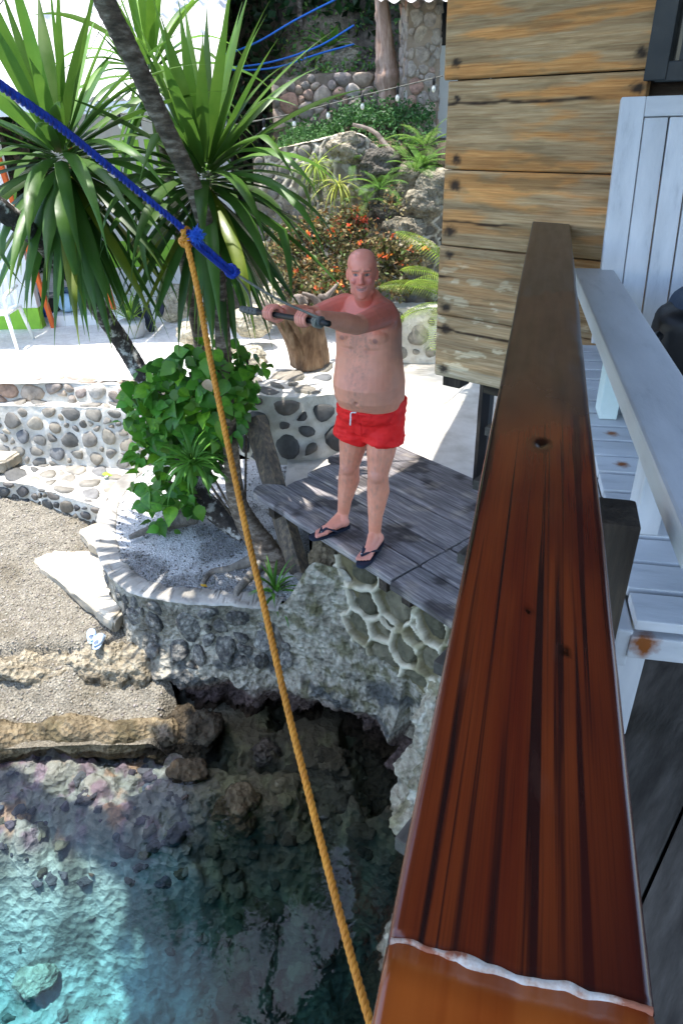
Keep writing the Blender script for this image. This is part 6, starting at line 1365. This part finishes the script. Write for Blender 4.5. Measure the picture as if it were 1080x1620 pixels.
# --- stone column with roof corner, white panel
c0 = gy(668, 224, 10.0); col_ = thing('stone_column', 'square masonry column of pinkish coral stones rising by the plank wall', 'column', V(c0.x, 10, c0.z))
m_pink = M('pink_coral_stone', [(0, (.34, .29, .24)), (.3, (.46, .39, .33)), (.55, (.40, .33, .29)), (.75, (.52, .42, .31)), (.9, (.48, .26, .19)), (1, (.5, .46, .40))], byobj=True, scale=14, bump=.9, bscale=24, rough=.95, bdist=.04)
def colface(A, Bx, seed):
    S2, W, H = strip([A, lerp(A, Bx, .5), Bx], [p + V(0, 0, 2.9) for p in (A, lerp(A, Bx, .5), Bx)]); mortar_face('mortar', S2, W, H, m_mortar, col_, .015, .05, lambda u, v, p: (.48, .39, .33)); stones(col_, S2, W, H, .115, m_pink, gap=.002, h=.012, rnd=random.Random(seed), shrink=(.97, 1.04))
xa, xb = gy(642, 224, 9.8).x, gy(690, 224, 9.8).x
colface(V(xa, 9.8, 3.3), V(xb, 9.8, 3.3), 5); colface(V(xb, 9.8, 3.3), V(xb + .05, 10.3, 3.3), 7); colface(V(xa - .05, 10.3, 3.3), V(xa, 9.8, 3.3), 8)
bx('core', xa + .03, xb - .03, 9.84, 10.28, 3.2, 6.2, m_post, col_)
pa, pb_ = gy(686, 150, 9.9), gy(735, 150, 9.9)
setp(bx('white_panel', pa.x, pb_.x + .6, 10.35, 10.4, 3.3, gy(700, 72, 10.35).z, m_wpaint, None), 'plain white panel between the stone column and the plank wall', 'panel')
rf = thing('shed_roof', 'corner of a corrugated shed roof above the stone column', 'roof', V(1.6, 9.6, 5.6))
vs, fs, _ = grid(lambda u, v: V(lerp(xa - .35, xb + 2, u), lerp(9.3, 11, v), gy(620, 2, 9.3).z + .25 * v + .02 * math.sin(u * 90)), 120, 4); mk('roof_sheet', vs, fs, m_roofw, rf)
vs, fs, _ = grid(lambda u, v: V(lerp(xb + .1, xb + 3, u), 10.9, lerp(3.4, 6, v)), 2, 2); mk('dark_wall', vs, fs, m_black, rf)
# --- string of bulbs
sg = thing('string_light', 'string of small round bulbs on a thin cable sagging across the slope', 'string lights', gy(560, 175, 8.0))
pts_ = [gy(150, 165, 7.0), gy(186, 178, 7.1), gy(300, 205, 7.4), gy(400, 192, 7.7), gy(470, 178, 7.9), gy(570, 152, 8.1), (gy(640, 135, 8.2)), gy(700, 120, 8.3)]
Pc = cat(pts_, 90); vs, fs = tube(Pc, .006, 5); mk('cable', vs, fs, m_grope, sg); m_bulb = flat('bulb_glass', (.80, .78, .68), .15, .6, bump=0)
for px in (186, 220, 330, 415, 466, 519, 570, 627, 687):
    best = min(Pc, key=lambda p: abs((lambda q: 540 + F_PX * (q.dot(_r)) / q.dot(_f))(p - CAM) - px)); vs, fs = tube([best + V(0, 0, .01), best + V(0, 0, -.06)], .016, 8); so2 = mk('socket', vs, fs, m_black, sg)
    vs, fs = ell(best + V(0, 0, -.095), (.020, .020, .032), n=12, m=8); mk('bulb', vs, fs, m_bulb, so2)
m_hose = flat('blue_hose', (.03, .16, .55), .4)
for k, (P, lb) in enumerate([([(330, 95), (400, 70), (470, 30), (545, -8)], 'blue hose rising to the upper right in front of the dark wood'), ([(330, 110), (420, 100), (500, 75), (560, 40)], 'blue hose sagging below the upper hose'), ([(330, 105), (380, 111), (440, 106), (505, 85), (560, 70)], 'lowest blue hose just above the rocks')]):
    vs, fs = tube(cat([gy(a, b_, 11.2) for a, b_ in P], 40), .013, 6); setp(mk('blue_hose', vs, fs, m_hose), lb, 'hose', 'blue hoses on the slope')
# --- dark wood behind
r = random.Random(90); tl = ['slim pale forest trunk at the left behind the roof edge', 'thin leaning forest trunk behind the blue hoses', 'forest trunk above the leafy plant', 'forest trunk behind the driftwood trunk', 'thick dark forest trunk left of centre', 'bare sapling trunk standing before the dark wood']
for k, (px, Y, rad_) in enumerate([(350, 12.5, .12), (440, 13.0, .05), (540, 14, .16), (600, 13.2, .14), (385, 14.5, .2), (478, 12.2, .035)]):
    b0 = gy(px, 110, Y); b0.z = hill_z(b0.x, Y) - .1; t = thing('forest_tree', tl[k], 'tree', b0, 'trees of the dark wood'); top_ = b0 + V(r.uniform(-.5, .5), r.uniform(-.3, .3), 5.5 + k * .2)
    vs, fs = tube(cat([b0, lerp(b0, top_, .35) + V(r.uniform(-.15, .15), 0, 0), lerp(b0, top_, .7) + V(r.uniform(-.2, .2), 0, 0), top_], 30), [rad_ * (1.15 - .6 * i / 30) for i in range(30)], 9, wob=.25, seed=k); mk('trunk', vs, fs, m_bark, t)
    pts = []
    for _ in range(1500):
        d = V(r.gauss(0, 1), r.gauss(0, 1), r.gauss(0, .55)); pts.append(top_ + V(0, 0, .3) + d * .85)
    fol('crown', t, pts, m_dark, (.14, .30), r)
pts = []
for _ in range(26000):
    x = r.uniform(-7, 5.5); y = r.uniform(12.0, 18); z = hill_z(x, y); h = abs(r.gauss(0, .8)) * (1.6 if fbm((x * .9, y * .9, 0), 3) > .05 else .5); pts.append(V(x, y, z + h))
o = fol('dark_wood', None, pts, m_dark, (.10, .24), r, [(1, 1, 1), (.6, .7, .6), (1.8, 1.5, 1.2), (.8, 1.2, .9)]); setp(o, 'dark tangled wood filling the slope at the top of the view', 'wood')
pts = []
for _ in range(16000):
    pts.append(V(r.uniform(-8, 8), r.uniform(11.2, 20), r.uniform(8.5, 10.5) + .3 * r.gauss(0, 1)))
o = fol('wood_canopy', None, pts, m_dark, (.3, .6), r); setp(o, 'leafy canopy of the wood overhanging the slope above the view', 'canopy')
pts = []
for _ in range(5200):
    x = r.uniform(-2.2, 1.6); y = r.uniform(9.4, 12.4)
    if (x < -.6 or y > 10.9) and fbm((x * 1.6, y * 1.6, 4), 3) > -.12: pts.append(V(x, y, hill_z(x, y) + abs(r.gauss(0, .09))))
o = fol('slope_weeds', None, pts, m_cover, (.04, .10), r, [(1, 1, 1), (1.6, 1.4, 1), (2.5, 1.6, 1.2)]); setp(o, 'patchy low weeds over the upper slope', 'weeds')

# --- tall trees whose crowns hang over the inlet and the path (above the frame; their shade and mirror image are in it)
for k, (b0, cc_, rad_, nl, lb) in enumerate([(V(-5.6, 4.6, .4), V(-1.1, 2.5, 7.3), (1.65, 1.95, .8), 7500, 'tall shore tree whose leafy crown overhangs the inlet'), (V(2.9, 7.2, 1.3), V(2.3, 7.0, 7.0), (1.7, 1.5, .9), 3600, 'tall tree behind the cottage whose crown overhangs the path')]):
    t = thing('shade_tree', lb, 'tree', b0); vs, fs = bark_tube([b0, lerp(b0, cc_, .25) + V(0, 0, 2), lerp(b0, cc_, .6) + V(0, 0, 1.2), cc_], [.22, .17, .12, .05], 60, 40 + k); mk('trunk', vs, fs, m_bark, t); pts = []
    while len(pts) < nl:
        p = V(r.uniform(-1, 1), r.uniform(-1, 1), r.uniform(-1, 1))
        if p.length < 1 + .12 * fbm(p * 3, 3): pts.append(cc_ + V(p.x * rad_[0], p.y * rad_[1], p.z * rad_[2]))
    fol('crown', t, pts, m_dark, (.18, .36), r)
